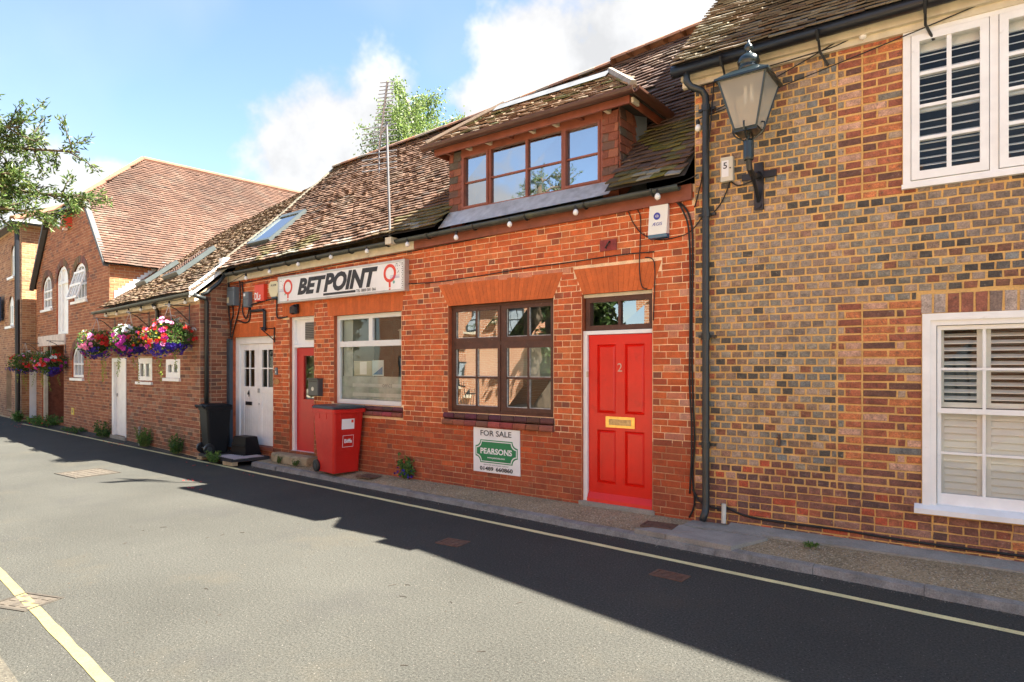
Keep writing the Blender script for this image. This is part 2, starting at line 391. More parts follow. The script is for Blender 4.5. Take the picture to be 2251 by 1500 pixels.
# ---------------------------------------------------------------- ground, road, pavements
M_ground = mat('earth', (.16, .14, .09), rough=1, var=.3, vscale=.3)
M_road = mat('worn_asphalt', (.059, .0585, .0505), rough=.85, spec=.15, var=.14, vscale=.5, bump=.9, bscale=95, fine=(62, .5), patches=[((.046, .045, .043), 1.1, .54, .2, .5), ((.03, .03, .03), 2.7, .69, .05, .45), ((.085, .075, .055), .8, .56, .15, .4), ((.30, .28, .24), 60, .655, .03, .9), ((.018, .018, .02), 52, .645, .03, .75)])
M_pave = mat('exposed_aggregate', (.29, .22, .125), rough=.95, var=.22, vscale=2.2, bump=1, bscale=45, fine=(50, .5), patches=[((.56, .48, .33), 42, .58, .05, .8), ((.10, .08, .05), 38, .62, .05, .6), ((.10, .095, .05), 1.6, .58, .18, .55)])
M_kerb = mat('granite_kerb', (.23, .22, .20), rough=.9, var=.25, vscale=7, bump=.9, bscale=45, fine=(90, .3), patches=[((.10, .10, .06), 5, .58, .12, .5)])
M_yellow = mat('yellow_road_paint', (.72, .64, .32), rough=.8, var=.14, vscale=5, bump=.3, bscale=120, fine=(120, .15), patches=[((.14, .13, .11), 26, .64, .06, .75)])  # lightened copy, making up for the shade on the far line
def sheet(name, pts, z, m, **k):
    b = MB(); b.add([(x, y, z) for x, y in pts], [tuple(range(len(pts)))]); return build(name, b, m, **k)
sheet('ground', [(-600, -600), (600, -600), (600, 600), (-600, 600)], -.03, M_ground, kind='structure')
def kline(X): return 5.83-.041*(X-.17)                  # far kerb line
def yline(X): return 5.427-.0478*(X-.16)                # far yellow line
def nline(X): return 1.478-.0838*(X+4)                  # near yellow line
b = MB(); xs = [-70+i*2 for i in range(50)]
far = lambda X: kline(X)+.05 if X > -10.6 else 7.4
b.add([(x, -.09*x*.3+.2 if x < -4 else .8, 0) for x in xs]+[(x, far(x)+(0 if x > -26 else .6), 0) for x in xs], [(i, i+1, len(xs)+i+1, len(xs)+i) for i in range(len(xs)-1)])
road = build('road', b, M_road, kind='structure')
def strip(name, fn, x0, x1, w, z, m, parent, n=60, wob=.006):
    b = MB(); top = []; bot = []
    for i in range(n+1):
        x = x0+(x1-x0)*i/n; y = fn(x); top.append((x, y+w/2+R0.uniform(-wob, wob), z)); bot.append((x, y-w/2+R0.uniform(-wob, wob), z))
    b.add(bot+top, [(i, i+1, n+2+i, n+1+i) for i in range(n)]); return build(name, b, m, parent)
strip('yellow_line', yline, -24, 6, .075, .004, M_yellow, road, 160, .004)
M_yellow_sun = mat('sunlit_yellow_paint', (.235, .20, .075), rough=.85, var=.14, vscale=5, bump=.3, bscale=120, fine=(80, .2), patches=[((.08, .075, .06), 22, .64, .05, .7)])  # same yellow, darkened to offset the full sun on the near line
strip('yellow_line', nline, -16, 2, .07, .004, M_yellow_sun, road, 100, .005)
# far pavement, sloping very slightly up to the walls
b = MB(); n = 40
for i in range(n):
    xa, xb = -10.62+i*(16.6/n), -10.62+(i+1)*(16.6/n)
    ya, yb = kline(xa)+.09, kline(xb)+.09; za = .085+.012*nz3(xa, 1)
    b.quad((xa, ya, .068), (xb, yb, .068), (xb, 7.1, .13), (xa, 7.1, .13))
pav = build('pavement', b, M_pave, kind='structure')
x = -10.6
while x < 5.5:                                          # kerb stones
    ln = R0.uniform(.75, 1.0); b = MB(); dz = R0.uniform(-.008, .006); dy = R0.uniform(-.008, .008); g = .002
    y0, y1 = kline(x), kline(x+ln)
    pts = [(x+g, y0+dy), (x+ln-g, y1+dy), (x+ln-g, y1+.13), (x+g, y0+.13)]
    segs = 6; low = []; top = []; topb = []
    for i in range(segs+1):
        t = i/segs; px = x+g+(ln-2*g)*t; py = kline(px)+dy+R0.uniform(-.006, .006)
        low.append((px, py-.006, -.02)); top.append((px, py+.012+R0.uniform(0, .012), .062+dz+R0.uniform(-.008, .005))); topb.append((px, kline(px)+.10, .072+dz))
    m = segs+1; b.add(low+top+topb, [(i, i+1, m+i+1, m+i) for i in range(segs)]+[(m+i, m+i+1, 2*m+i+1, 2*m+i) for i in range(segs)]+[(0, m, 2*m), (m-1, 3*m-1, 2*m-1)])
    build('kerb_stone', b, M_kerb, pav); x += ln
# ramped edge where the pavement runs out beside the door mat
b = MB(); b.add([(-10.62, kline(-10.6), .085), (-10.62, 6.75, .12), (-12.3, 6.75, .09), (-12.3, 6.12, .07), (-11.4, 6.06, .05), (-10.9, 6.06, .03)], [(0, 1, 2, 3, 4, 5)]); build('pavement_edge', b, M_pave, pav)
# verge of asphalt crumbs in front of the left-hand houses
M_crumb = mat('dark_gutter_grit', (.055, .052, .042), rough=1, var=.4, vscale=8, bump=1, bscale=50, fine=(70, .5))
b = MB()
for i in range(26):
    xa = -12.2-i*.5; xb = xa-.5; fy = lambda x: 6.1-.085*(x+12.09)+.04
    w0 = .22+.12*nz3(xa, 3); w1 = .22+.12*nz3(xb, 3)
    ya, yb = max(fy(xa)-w0, yline(xa)+.055), max(fy(xb)-w1, yline(xb)+.055)
    b.quad((xa, fy(xa), .06), (xb, fy(xb), .06), (xb, yb, .006), (xa, ya, .006))
build('gutter_grit', b, M_crumb, road)
# smooth concrete strip along the foot of the right-hand house and the drain apron
b = MB()
for i in range(16):
    xa = -2.2+i*.5; xb = xa+.5; wy = lambda x: 6.7+.0436*(x+2.585)+.02
    b.prism([(xa, wy(xa)-.24-.03*nz3(xa*2, 9), .118), (xb, wy(xb)-.24-.03*nz3(xb*2, 9), .118), (xb, wy(xb), .15), (xa, wy(xa), .15)], (0, 0, -.05))
build('concrete_strip', b, M_concrete, pav)
b = MB()
for p in ([(-2.95, 5.99), (-2.62, 5.97), (-2.35, 6.35), (-2.62, 6.42)], [(-2.60, 5.97), (-1.95, 5.95), (-1.75, 6.42), (-2.32, 6.4)], [(-2.62, 6.43), (-1.78, 6.44), (-2.1, 6.72), (-2.6, 6.68)]):
    b.prism([(x, y, .108+.012*(y-5.9)+R0.uniform(0, .004)) for x, y in p], (0, 0, -.05))
build('drain_apron', b, M_concrete, pav)
# near pavement on the camera's side
b = MB(); n = 20
for i in range(n):
    xa, xb = -30+i*2, -28+i*2; y = lambda x: nline(x)-.35 if x > -16 else nline(-16)-.35-.084*(x+16)
    b.quad((xa, -3.2, .085), (xb, -3.2, .085), (xb, y(xb)-.12, .075), (xa, y(xa)-.12, .075))
M_verge = mat('gravelly_verge', (.062, .056, .042), rough=.95, var=.25, vscale=3, bump=1, bscale=60, fine=(55, .5), patches=[((.26, .22, .14), 50, .63, .04, .8)])
sheet('gravel_drive', [(-34, -9), (8, -9), (8, .25), (-4, .75), (-14, 1.2), (-34, 2.6)], .094, mat('sandy_gravel', (.40, .335, .22), rough=1, var=.2, vscale=1.5, bump=.8, bscale=50, fine=(60, .35)), kind='structure')
npav = build('near_pavement', b, M_verge, kind='structure')
peb = MB(); rp = random.Random(77)                      # loose and half-sunk pebbles of the exposed aggregate
for i in range(9000):
    x = rp.uniform(-10.5, 1.6); y0 = kline(x)+.12; y = rp.uniform(y0, 6.66 if x < -2.6 else 6.5); z = .068+(y-y0+.03)/(7.1-y0)*.062; r = rp.uniform(.004, .011)
    a = rp.uniform(0, 6); c_, s_ = math.cos(a)*r, math.sin(a)*r; q_ = rp.uniform(.5, .9)
    peb.add([(x+c_, y+s_, z), (x-s_*q_, y+c_*q_, z), (x-c_, y-s_, z), (x+s_*q_, y-c_*q_, z), (x, y, z+r*.6)], [(0, 1, 4), (1, 2, 4), (2, 3, 4), (3, 0, 4)], pick(rp, [(3, (.34, .26, .15)), (2, (.46, .38, .26)), (1, (.18, .13, .08)), (1, (.30, .28, .24))]))
grit = MB()                                             # stones, grit and bits of leaf washed along the gutter and scattered on the road
for i in range(3600):
    if i < 2300: x = rp.uniform(-10.5, 1.5); y = kline(x)-.01-abs(rp.gauss(0, .05)); r = rp.uniform(.003, .009)
    else: x = rp.uniform(-9, .5); y = rp.uniform(1.4, 5.6); r = rp.uniform(.002, .006)
    a = rp.uniform(0, 6); c_, s_ = math.cos(a)*r, math.sin(a)*r; q_ = rp.uniform(.4, .9)
    grit.add([(x+c_, y+s_, .001), (x-s_*q_, y+c_*q_, .001), (x-c_, y-s_, .001), (x+s_*q_, y-c_*q_, .001), (x, y, .001+r*.7)], [(0, 1, 4), (1, 2, 4), (2, 3, 4), (3, 0, 4)], pick(rp, [(3, (.10, .09, .07)), (2, (.05, .045, .035)), (1, (.20, .18, .14)), (1, (.09, .055, .03))]))
for i in range(26):
    x, y, a = rp.uniform(-9, -1.5), rp.uniform(2.2, 4.6), rp.uniform(0, 6); l_ = rp.uniform(.02, .07); d_ = Vector((math.cos(a), math.sin(a), 0))*l_; p_ = Vector((x, y, .004)); grit.tube([p_, p_+d_*.5+Vector((0, .006, 0)), p_+d_], .0022, 4, (.04, .03, .02))
build('road_grit', grit, mat('pebble', attr=True, rough=.8, var=.1), road, colors=True, kind='stuff')
build('pebbles', peb, mat('pebble', attr=True, rough=.8, var=.1), pav, colors=True, kind='stuff')
x = -14
while x < 6:
    b = MB(); ln = .9; f = lambda x: nline(x)-.35
    b.prism([(x+.005, f(x+.005), -.02), (x+ln-.005, f(x+ln), -.02), (x+ln-.005, f(x+ln)-.01, .075), (x+.005, f(x)-.01, .075)], (0, -.13, .003)); build('kerb_stone', b, M_verge, npav); x += ln
# covers
M_rust = mat('rusty_iron', (.13, .07, .045), rough=.8, var=.3, vscale=14, bump=.8, bscale=40)
M_coverpale = mat('worn_cover', (.075, .062, .046), rough=.85, var=.3, vscale=10, bump=.8, bscale=30)
M_rim = mat('dark_cover_rim', (.045, .038, .028), rough=.9, var=.3, vscale=14, bump=.8, bscale=40)
def cover(loc, sx, sy, rz, m, label, name='inspection_cover', h=.006, ribs=6):
    b = MB(); Mx = Matrix.Translation(loc) @ Matrix.Rotation(rz, 4, 'Z')
    b.box((-sx/2, -sy/2, -.01), (sx/2, sy/2, h), None, Mx); e = empty(name, loc, label, 'manhole cover'); build('plate', b, m, e)
    b = MB()
    for s in (-1, 1):
        b.box((-sx/2-.03, s*(sy/2+.018)-.012, -.01), (sx/2+.03, s*(sy/2+.018)+.012, h+.003), None, Mx); b.box((s*(sx/2+.018)-.012, -sy/2, -.01), (s*(sx/2+.018)+.012, sy/2, h+.003), None, Mx)
    build('rim', b, M_rust if m is M_rust else M_rim, e); b = MB()
    for i in range(ribs):
        for j in range(ribs):
            x = -sx/2+sx*(i+.5)/ribs; y = -sy/2+sy*(j+.5)/ribs; k = .3*sx/ribs
            b.box((x-k, y-k*.5, h), (x+k, y+k*.5, h+.004), None, Mx)
    build('tread_stud', b, m, e, kind='stuff')
cover((-12.05, 4.2, .001), .75, .62, .05, M_coverpale, 'large pale inspection cover in the sunlit middle of the road')
cover((-4.36, 4.77, .001), .22, .16, .1, M_rust, 'small dark stop tap cover in the shaded road below the red door', h=.004, ribs=3)
cover((-2.2, 5.13, .001), .24, .12, -.04, M_rust, 'small reddish stop tap cover beside the far yellow line', h=.004, ribs=3)
cover((-5.84, 1.62, .001), .34, .24, .35, M_coverpale, 'worn cover crossed by the near yellow line', h=.002, ribs=3)
cover((-2.8, 6.26, .112), .28, .17, .1, M_rust, 'rusty cover in the pavement beside the red door', h=.006, ribs=3)
cover((-7.6, 6.42, .108), .25, .18, .05, M_rust, 'rusty cover in the pavement in front of the red wheelie bin', h=.006, ribs=3)

# ---------------------------------------------------------------- the red brick shop (middle)
rg = random.Random(11)
shop = empty('brick_shop', (-7.3, 6.7, .1), 'low red brick shop with tiled roof, brown dormer and two red doors', 'building')
W = Wall((0, 6.7), (1, 0))                              # u is world X here
zE = lambda X: 3.78-(-2.8-X)*.0152                      # eaves, sagging to the left
RID = [(-12.3, 6.36), (-8.3, 6.50), (-5, 6.69), (-3.4, 6.80), (-2.3, 6.87)]
def zR(X):
    for (a, p), (c, q) in zip(RID, RID[1:]):
        if X <= c: return p+(q-p)*(X-a)/(c-a)
    return RID[-1][1]
XL, XR = -12.09, -2.585
OP = dict(white=(-11.97, -10.587, .27, 2.35), dred=(-10.07, -9.35, .25, 2.66), shopwin=(-8.80, -7.176, 1.17, 2.625), big=(-6.21, -4.417, 1.14, 2.64), red=(-4.0, -3.08, .14, 2.655))
LINT = [(-11.93, -10.5, 2.35, 2.62), (-10.28, -9.34, 2.66, 2.92), (-8.97, -7.15, 2.625, 2.93)]
def trap(bl, br, tl, tr, zb, zt):
    return lambda z: None if not zb < z < zt else (bl+(tl-bl)*(z-zb)/(zt-zb)-.003, br+(tr-br)*(z-zb)/(zt-zb)+.003)
ARCH = [(-6.21, -4.417, -6.40, -4.27, 2.64, 2.955), (-3.99, -3.08, -4.12, -2.965, 2.655, 2.97)]
b = MB(); jb = MB()
wall_sheet(W, b, XL, XR, lambda u: zE(u)-.02, .93, [(a, c, max(p, .93), q) for a, c, p, q in OP.values()], .14, .6, MB())
b.quad((XL, 6.7, 0), (XL, 6.7, 3.62), (XL, 9.32, 6.3), (XL, 9.32, 0)); b.quad((XL, 9.32, 0), (XL, 9.32, 6.3), (XL, 12.1, 3.6), (XL, 12.1, 0)); b.quad((XL, 12.1, 0), (XR, 12.1, 0), (XR, 12.1, 3.8), (XL, 12.1, 3.6))
wall = build('wall', b, M_mortar, shop)
b = MB(); wall_sheet(W, b, XL, XR, .93, 0, [(a, c, p, .93) for a, c, p, q in OP.values() if p < .9], .14, None, MB())
for o_ in OP.values():
    jb = MB(); wall_sheet(W, MB(), XL, XR, 3, 0, [o_], .14, None, jb); build('window_jamb', jb, M_jamb, shop)
build('wall_base', b, M_mortar_d, wall)
def shop_col(u, z, ln, rg):
    if ln < .14 and rg.random() < .4: c = pick(rg, [(3, (.32, .085, .035)), (1, (.24, .075, .04)), (2, (.40, .075, .022))])
    else: c = pick(rg, [(7, (.55, .118, .031)), (3, (.49, .096, .027)), (2, (.58, .155, .047)), (1, (.40, .08, .03))])
    if z < 1.05+.12*nz3(u*.7, 5): c = mixc(c, pick(rg, [(3, (.34, .055, .018)), (1, (.20, .055, .03)), (2, (.42, .07, .018))]), .6)
    if 2.955 < z < 3.04 and -6.45 < u < -4.2: c = mixc(c, (.56, .30, .20), .5)
    if z < .45+.2*nz3(u*.9, 2): c = mixc(c, (.13, .06, .04), .3)
    e = (u+2.95)/.37                                    # lime bloom on the right-hand end
    if 0 < e and z > .9 and rg.random() < .5*e: c = mixc(c, (.52, .36, .28), rg.uniform(.2, .6))
    if u < -9.2 and z < .7 and rg.random() < .5: c = mixc(c, (.09, .065, .03), rg.uniform(.3, .7))
    return c
def shop_pat(j):
    if j % 2 == 0: return (.06, [.228, .228, .228, .114])
    return (.06+.114*1.5+(.228 if j % 4 == 1 else 0), [.228, .228, .228, .114])
sills = [(-6.3, -4.40, .95, 1.14), (-8.86, -7.14, 1.0, 1.17)]
pcs = brick_course_wall(W, .06, 3.74, .0755, XL, XR, shop_pat, .0085, list(OP.values())+LINT+[trap(*a) for a in ARCH]+sills, shop_col, rg, proud=.005, jit=.0026)
pcs = [p for p in pcs if p[1].z < zE(p[1].x)-.03]
build_pieces(pcs, 'brick', 'small_bricks', M_brick, wall)
for a in LINT: arch_pieces(W, shop, 'brick_lintel', a[0], a[1], a[0]-.02, a[1]+.02, a[2], a[3], int((a[1]-a[0])/.065), .004, rg)
for a in ARCH: arch_pieces(W, shop, 'flat_arch', *a, int((a[1]-a[0])/.06), .005, rg)
# sills of plum coloured bullnose bricks, two courses
for (u0, u1, z0, z1) in sills:
    n = int((u1-u0)/.235); zm = (z0+z1)/2; e = build('window_sill', (lambda q: (W.box(q, u0, u1, z0, z1-.01, -.13, .0), q)[1])(MB()), M_mortar_l, shop)
    for r, (o, za, zb, col) in enumerate(((.012, zm+.006, z1-.006, (.11, .038, .035)), (.035, z0+.004, zm-.004, (.27, .07, .045)))):
        k = n+1
        for i in range(k):
            a = u0+(u1-u0)*i/k+.005; c = u0+(u1-u0)*(i+1)/k-.005; q = MB()
            P = [(-.02, za), (o, za), (o+.012, za+.02), (o+.008, zb-.03), (o-.012, zb-.006), (-.06-.05*(1-r), zb+.012*(1-r))]
            f = [W.pt(a, z, x) for x, z in P]; q.prism(f, W.d*(c-a), tuple(v*rg.uniform(.7, 1.3) for v in col)); build('sill_brick', q, M_brick, e, colors=True)

# -- white double door
d = MB(); u0, u1, z0, z1 = OP['white']; off = -.085
W.box(d, u0, u0+.13, z0, z1, off-.06, off+.03); W.box(d, u1-.02, u1+.08, z0, z1, off-.06, off+.03); W.box(d, u0+.13, u1-.02, z1-.13, z1, off-.06, off+.03)
fr = build('door_frame', d, M_white, shop)
W.one_box('door_step', u0, u1+.05, z0-.05, z0+.012, off-.1, .03, mat('red_tile_step', (.20, .06, .035), rough=.7), shop)
lw = (u1-.02-u0-.13)/2
for k in range(2):
    a = u0+.13+k*lw+.004; c = a+lw-.008; zt = z1-.135; d = MB()
    g0, g1 = zt-.82, zt-.12; m1 = .12 if k == 0 else .12
    W.box(d, a, a+m1, z0+.02, zt, off-.045, off); W.box(d, c-m1, c, z0+.02, zt, off-.045, off); W.box(d, a+m1, c-m1, g1, zt, off-.045, off); W.box(d, a+m1, c-m1, z0+.02, z0+.14, off-.045, off)
    W.box(d, a+m1, c-m1, g0-.1, g0, off-.045, off)
    n = 5
    for i in range(n):                                  # vertical boards
        p = a+m1+(c-a-2*m1)*i/n; W.box(d, p+.002, p+(c-a-2*m1)/n-.002, z0+.14, g0-.1, off-.045, off-.008)
    mid = (a+c)/2; W.box(d, mid-.012, mid+.012, g0, g1, off-.035, off-.006); W.box(d, a+m1, c-m1, (g0+g1)/2-.012, (g0+g1)/2+.012, off-.034, off-.007)
    leaf = build('door', d, M_white, shop)
    for i in range(2):
        for j in range(2):
            q = MB(); ua = a+m1+(mid-a-m1)*i; za = g0+(g1-g0)/2*j; q.quad(*[W.pt(x, z, off-.025) for x, z in ((ua, za), (ua+mid-a-m1, za), (ua+mid-a-m1, za+(g1-g0)/2), (ua, za+(g1-g0)/2))]); build('pane', q, G_shop, leaf)
    W.one_box('glass_backing', a, c, g0-.05, g1+.05, off-.3, off-.29, M_room, leaf)
    if k == 0:
        W.one_box('letter_box', mid-.12, mid+.09, 1.03, 1.10, off, off+.012, M_black, leaf)
        build('door_number', text_mb('4', .12, lambda x, y: W.pt(mid-.07+x, 1.2+y, off+.006), 0, .02), M_black, leaf)
    else:
        W.one_box('door_knob', a+.02, a+.05, 1.28, 1.36, off, off+.03, M_steel, leaf); W.one_box('keyhole', a+.025, a+.045, 1.05, 1.08, off, off+.01, M_steel, leaf)
# -- deep red shop door with pale panel and vent over it
u0, u1, z0, z1 = OP['dred']; off = -.10
d = MB(); W.box(d, u0, u0+.07, z0, z1, off-.05, off+.05); W.box(d, u1-.0, u1+.07, z0, z1, off-.05, off+.05); W.box(d, u0+.07, u1, z1-.05, z1, off-.05, off+.05); W.box(d, u0+.07, u1, 2.12, 2.17, off-.05, off+.05); W.box(d, u0+.07, u1, 2.17, z1-.05, off-.04, off+.0)
fr = build('door_frame', d, M_cream if False else M_white, shop)
d = MB(); W.box(d, u0+.36, u0+.65, 2.25, 2.56, off, off+.03)
vt = build('vent_grille', d, mat('grey_vent', (.25, .25, .23), rough=.6), fr)
d = MB()
for i in range(9): W.box(d, u0+.38, u0+.63, 2.275+i*.031, 2.292+i*.031, off+.03, off+.04)
build('louvre', d, mat('dark_vent', (.07, .07, .065), rough=.6), vt)
d = MB(); a, c = u0+.075, u1; g0, g1 = 1.2, 1.97
W.box(d, a, a+.2, z0+.03, 2.11, off-.045, off); W.box(d, c-.03, c+.05, z0+.03, 2.11, off-.045, off); W.box(d, a+.2, c-.03, g1, 2.11, off-.045, off); W.box(d, a+.2, c-.03, z0+.03, g0, off-.045, off)
leaf = build('door', d, M_dred, shop, label='deep red door with tall glass pane')
q = MB(); q.quad(*[W.pt(x, z, off-.03) for x, z in ((a+.19, g0), (c, g0), (c, g1), (a+.19, g1))]); build('pane', q, G_house, leaf)
W.one_box('glass_backing', a+.1, c+.05, g0-.05, g1+.05, off-.16, off-.15, mat('beige_backing', (.42, .38, .27), rough=.9, var=.2), leaf)
W.one_box('door_sill', u0, u1+.05, z0-.02, z0+.03, off-.1, off+.08, M_upvc, shop)
# -- white plastic shop window
u0, u1, z0, z1 = OP['shopwin']
win = window(W, shop, u0, u1, z0, z1, -.06, [], [(2.15, .09)], M_upvc, G_shop, .07, .05, .07, room=None, panes=False)
W.one_box('mullion', -8.0, -7.91, 2.195, z1-.07, -.12, -.062, M_upvc, win)
for (a, c, p, q_) in ((u0+.07, -8.0, 2.195, z1-.07), (-7.91, u1-.07, 2.195, z1-.07), (u0+.07, u1-.07, z0+.07, 2.105)):
    q = MB(); q.quad(*[W.pt(x, z, -.1) for x, z in ((a, p), (c, p), (c, q_), (a, q_))]); build('pane', q, G_shop, win)
r = MB(); 
for A in (((u0, z0), (u0, z1)), ((u0, z1), (u1, z1)), ((u1, z1), (u1, z0)), ((u1, z0), (u0, z0))): r.quad(W.pt(*A[0], -.14), W.pt(*A[1], -.14), W.pt(*A[1], -1.3), W.pt(*A[0], -1.3))
r.quad(*[W.pt(x, z, -1.3) for x, z in ((u0, z0), (u1, z0), (u1, z1), (u0, z1))]); build('room_interior', r, M_room, win)
W.one_box('window_reveal', u0+.06, u0+.30, z0, z1, -.6, -.15, M_pale, win)
# frosted film with faint print across the foot of the pane
M_film = mat('frosted_film', (.40, .44, .43), rough=.5, var=.35, vscale=3.2, patches=[((.16, .30, .16), 2.6, .55, .15, .6), ((.30, .25, .20), 3.7, .6, .12, .5)])
W.one_box('window_film', u0+.075, u1-.075, z0+.075, 1.62, -.108, -.103, M_film, win)
M_filmw = mat('film_white_band', (.62, .63, .62), rough=.5, var=.12)
for za in (1.475, 1.325): W.one_box('film_band', u0+.35, u1-.1, za-.028, za+.028, -.1025, -.1015, M_filmw, win)
build('film_lettering', text_mb('OFFICE', .05, lambda x, y: W.pt(-7.72+x, 1.452+y, -.1005), 0, .01), mat('grey_print', (.2, .22, .22), var=0), win)
W.one_box('notice', -8.42, -7.98, 1.63, 1.87, -.112, -.108, mat('cream_card', (.5, .48, .36), var=.05), win); W.one_box('notice', -8.27, -8.10, 1.65, 1.86, -.1065, -.1045, M_plate_w, win)
W.one_box('notice', -7.97, -7.70, 1.63, 1.88, -.112, -.108, mat('pale_blue_card', (.55, .68, .72), var=.05), win)
q = MB(); q.add([W.pt(*p) for p in ((-7.95, 1.65, -.106), (-7.72, 1.65, -.106), (-7.72, 1.78, -.106))], [(0, 1, 2)]); build('notice_print', q, mat('blue_print', (.04, .2, .42), var=0), win)
# lanterns and plants on show inside
q = MB()
for (x, z) in ((-7.75, 2.28), (-7.5, 2.3), (-7.3, 2.27)):
    q.lathe([(.0, .13), (.07, .1), (.075, .085), (.045, .08), (.045, -.1), (.06, -.11), (.06, -.12)], W.pt(x, z, -.55), 8); q.tube([W.pt(x, z+.12, -.55), W.pt(x, z1, -.55)], .004, 4)
build('window_display', q, M_pale, win)
# -- big brown casement window
u0, u1, z0, z1 = OP['big']; off = -.07
mu = -5.29
win = window(W, shop, u0, u1, z0, z1, off, [(mu, .055)], [(2.10, .06)], M_brown, G_house, .036, .03, .07, room=None, panes=False)
for (a, c) in ((u0+.038, mu-.028), (mu+.028, u1-.038)):
    for (p, q_, rows) in ((z0+.04, 2.072, 2), (2.128, z1-.04, 1)):
        s = MB(); fw = .045
        for A in ((a, a+fw, p, q_), (c-fw, c, p, q_), (a+fw, c-fw, p, p+fw*1.15), (a+fw, c-fw, q_-fw, q_)): W.box(s, *A, off-.05, off+.008)
        m = (a+c)/2; W.box(s, m-.014, m+.014, p+fw, q_-fw, off-.045, off-.0)
        zz = [p+fw*1.15, q_-fw]
        if rows == 2: zm = (p+q_)/2; W.box(s, a+fw, c-fw, zm-.014, zm+.014, off-.044, off-.002); zz = [p+fw*1.15, zm-.014, zm+.014, q_-fw]
        build('casement', s, M_brown, win)
        for (x0, x1) in ((a+fw, m-.014), (m+.014, c-fw)):
            for j in range(0, len(zz), 2):
                t = R0.uniform(-.004, .004); s2 = R0.uniform(-.004, .004); g = MB(); g.quad(W.pt(x0, zz[j], off-.025+t), W.pt(x1, zz[j], off-.025-t), W.pt(x1, zz[j+1], off-.025+s2), W.pt(x0, zz[j+1], off-.025-s2)); build('pane', g, G_house, win)
                pt = MB()                                # cracked white putty line
                for A in ((x0, x1, zz[j], zz[j]+.009), (x0, x0+.008, zz[j], zz[j+1]), (x1-.008, x1, zz[j], zz[j+1])): W.box(pt, *A, off-.03, off-.012)
                build('putty', pt, mat('old_putty', (.52, .53, .50), rough=.9, var=.3, vscale=30), win)
W.one_box('blind', u0+.08, u1-.08, 1.62, 2.08, off-.22, off-.215, M_pale, win); W.one_box('window_board', u0, u1, z0-.02, z0+.02, -.6, off-.08, M_pale, win)
r = MB()
for A in (((u0, z0), (u0, z1)), ((u0, z1), (u1, z1)), ((u1, z1), (u1, z0)), ((u1, z0), (u0, z0))): r.quad(W.pt(*A[0], -.15), W.pt(*A[1], -.15), W.pt(*A[1], -1.1), W.pt(*A[0], -1.1))
r.quad(*[W.pt(x, z, -1.1) for x, z in ((u0, z0), (u1, z0), (u1, z1), (u0, z1))]); build('room_interior', r, mat('grey_green_room', (.16, .19, .17), rough=.9, var=.25, vscale=2), win)
# -- bright red panelled door with brown fanlight
u0, u1, z0, z1 = OP['red']; off = -.06
window(W, shop, u0+.02, u1-.005, 2.215, z1-.04, off+.005, [((u0+u1)/2+.01, .035)], [], M_brown, G_house, .06, .03, .08, name='fanlight', roomdepth=.5)
W.one_box('head_board', u0, u1, z1-.04, z1, off-.06, off+.02, M_cream, shop)
d = MB(); W.box(d, u0, u0+.055, z0, 2.21, off-.05, off+.03); W.box(d, u0+.055, u1, 2.165, 2.21, off-.05, off+.028); W.box(d, u1-.008, u1+.03, z0, 2.165, off-.05, off+.02); build('door_frame', d, M_white, shop)
d = MB(); a, c = u0+.06, u1-.010; zb, zt = z0+.02, 2.16; st = .115; mid = (a+c)/2
rows = [(zb+.22, 1.02), (1.22, zt-.115)]
W.box(d, a, a+st, zb, zt, off-.04, off); W.box(d, c-st, c, zb, zt, off-.04, off); W.box(d, mid-.06, mid+.06, zb+.22, zt-.115, off-.04, off-.0005)
for (p, q_) in ((zb, zb+.22), (1.02, 1.22), (zt-.115, zt)): W.box(d, a+st, c-st, p, q_, off-.04, off-.001)
leaf = build('door', d, M_doorred, shop, label='bright red panelled door numbered 2')
for (x0, x1) in ((a+st, mid-.06), (mid+.06, c-st)):
    for (p, q_) in rows:
        q = MB(); e = .035; A = [(x0, p), (x1, p), (x1, q_), (x0, q_)]; B_ = [(x0+e*.35, p+e*.35), (x1-e*.35, p+e*.35), (x1-e*.35, q_-e*.35), (x0+e*.35, q_-e*.35)]; D_ = [(x0+e, p+e), (x1-e, p+e), (x1-e, q_-e), (x0+e, q_-e)]
        vs = [W.pt(*t, off-.002) for t in A]+[W.pt(*t, off-.026) for t in B_]+[W.pt(*t, off-.008) for t in D_]
        q.add(vs, [(i, (i+1) % 4, 4+(i+1) % 4, 4+i) for i in range(4)]+[(4+i, 4+(i+1) % 4, 8+(i+1) % 4, 8+i) for i in range(4)]+[(8, 9, 10, 11)]); build('panel', q, M_doorred, leaf)
d = MB(); d.prism([W.pt(a, zb-.01, off), W.pt(a, zb-.01, off+.05), W.pt(a, zb+.03, off+.045), W.pt(a, zb+.10, off)], W.d*(c-a)); build('weather_bar', d, M_doorred, leaf)
d = MB(); W.box(d, mid-.19, mid+.19, 1.055, 1.185, off, off+.008); lb = build('letter_plate', d, M_brass, leaf)
W.one_box('letter_flap', mid-.145, mid+.145, 1.085, 1.155, off+.008, off+.014, mat('dull_brass', (.45, .33, .17), rough=.4, metal=.8, var=.25, vscale=30), lb)
build('door_number', text_mb('2', .10, lambda x, y: W.pt(mid-.035+x, 1.72+y, off+.004)), mat('worn_brass_number', (.62, .38, .28), rough=.5, var=.1), leaf)
W.one_box('hinge', u0+.045, u0+.06, 1.65, 1.72, off, off+.034, M_cream, leaf)
W.one_box('threshold', u0-.03, u1+.03, z0-.05, z0+.012, -.12, .035, M_concrete, shop)

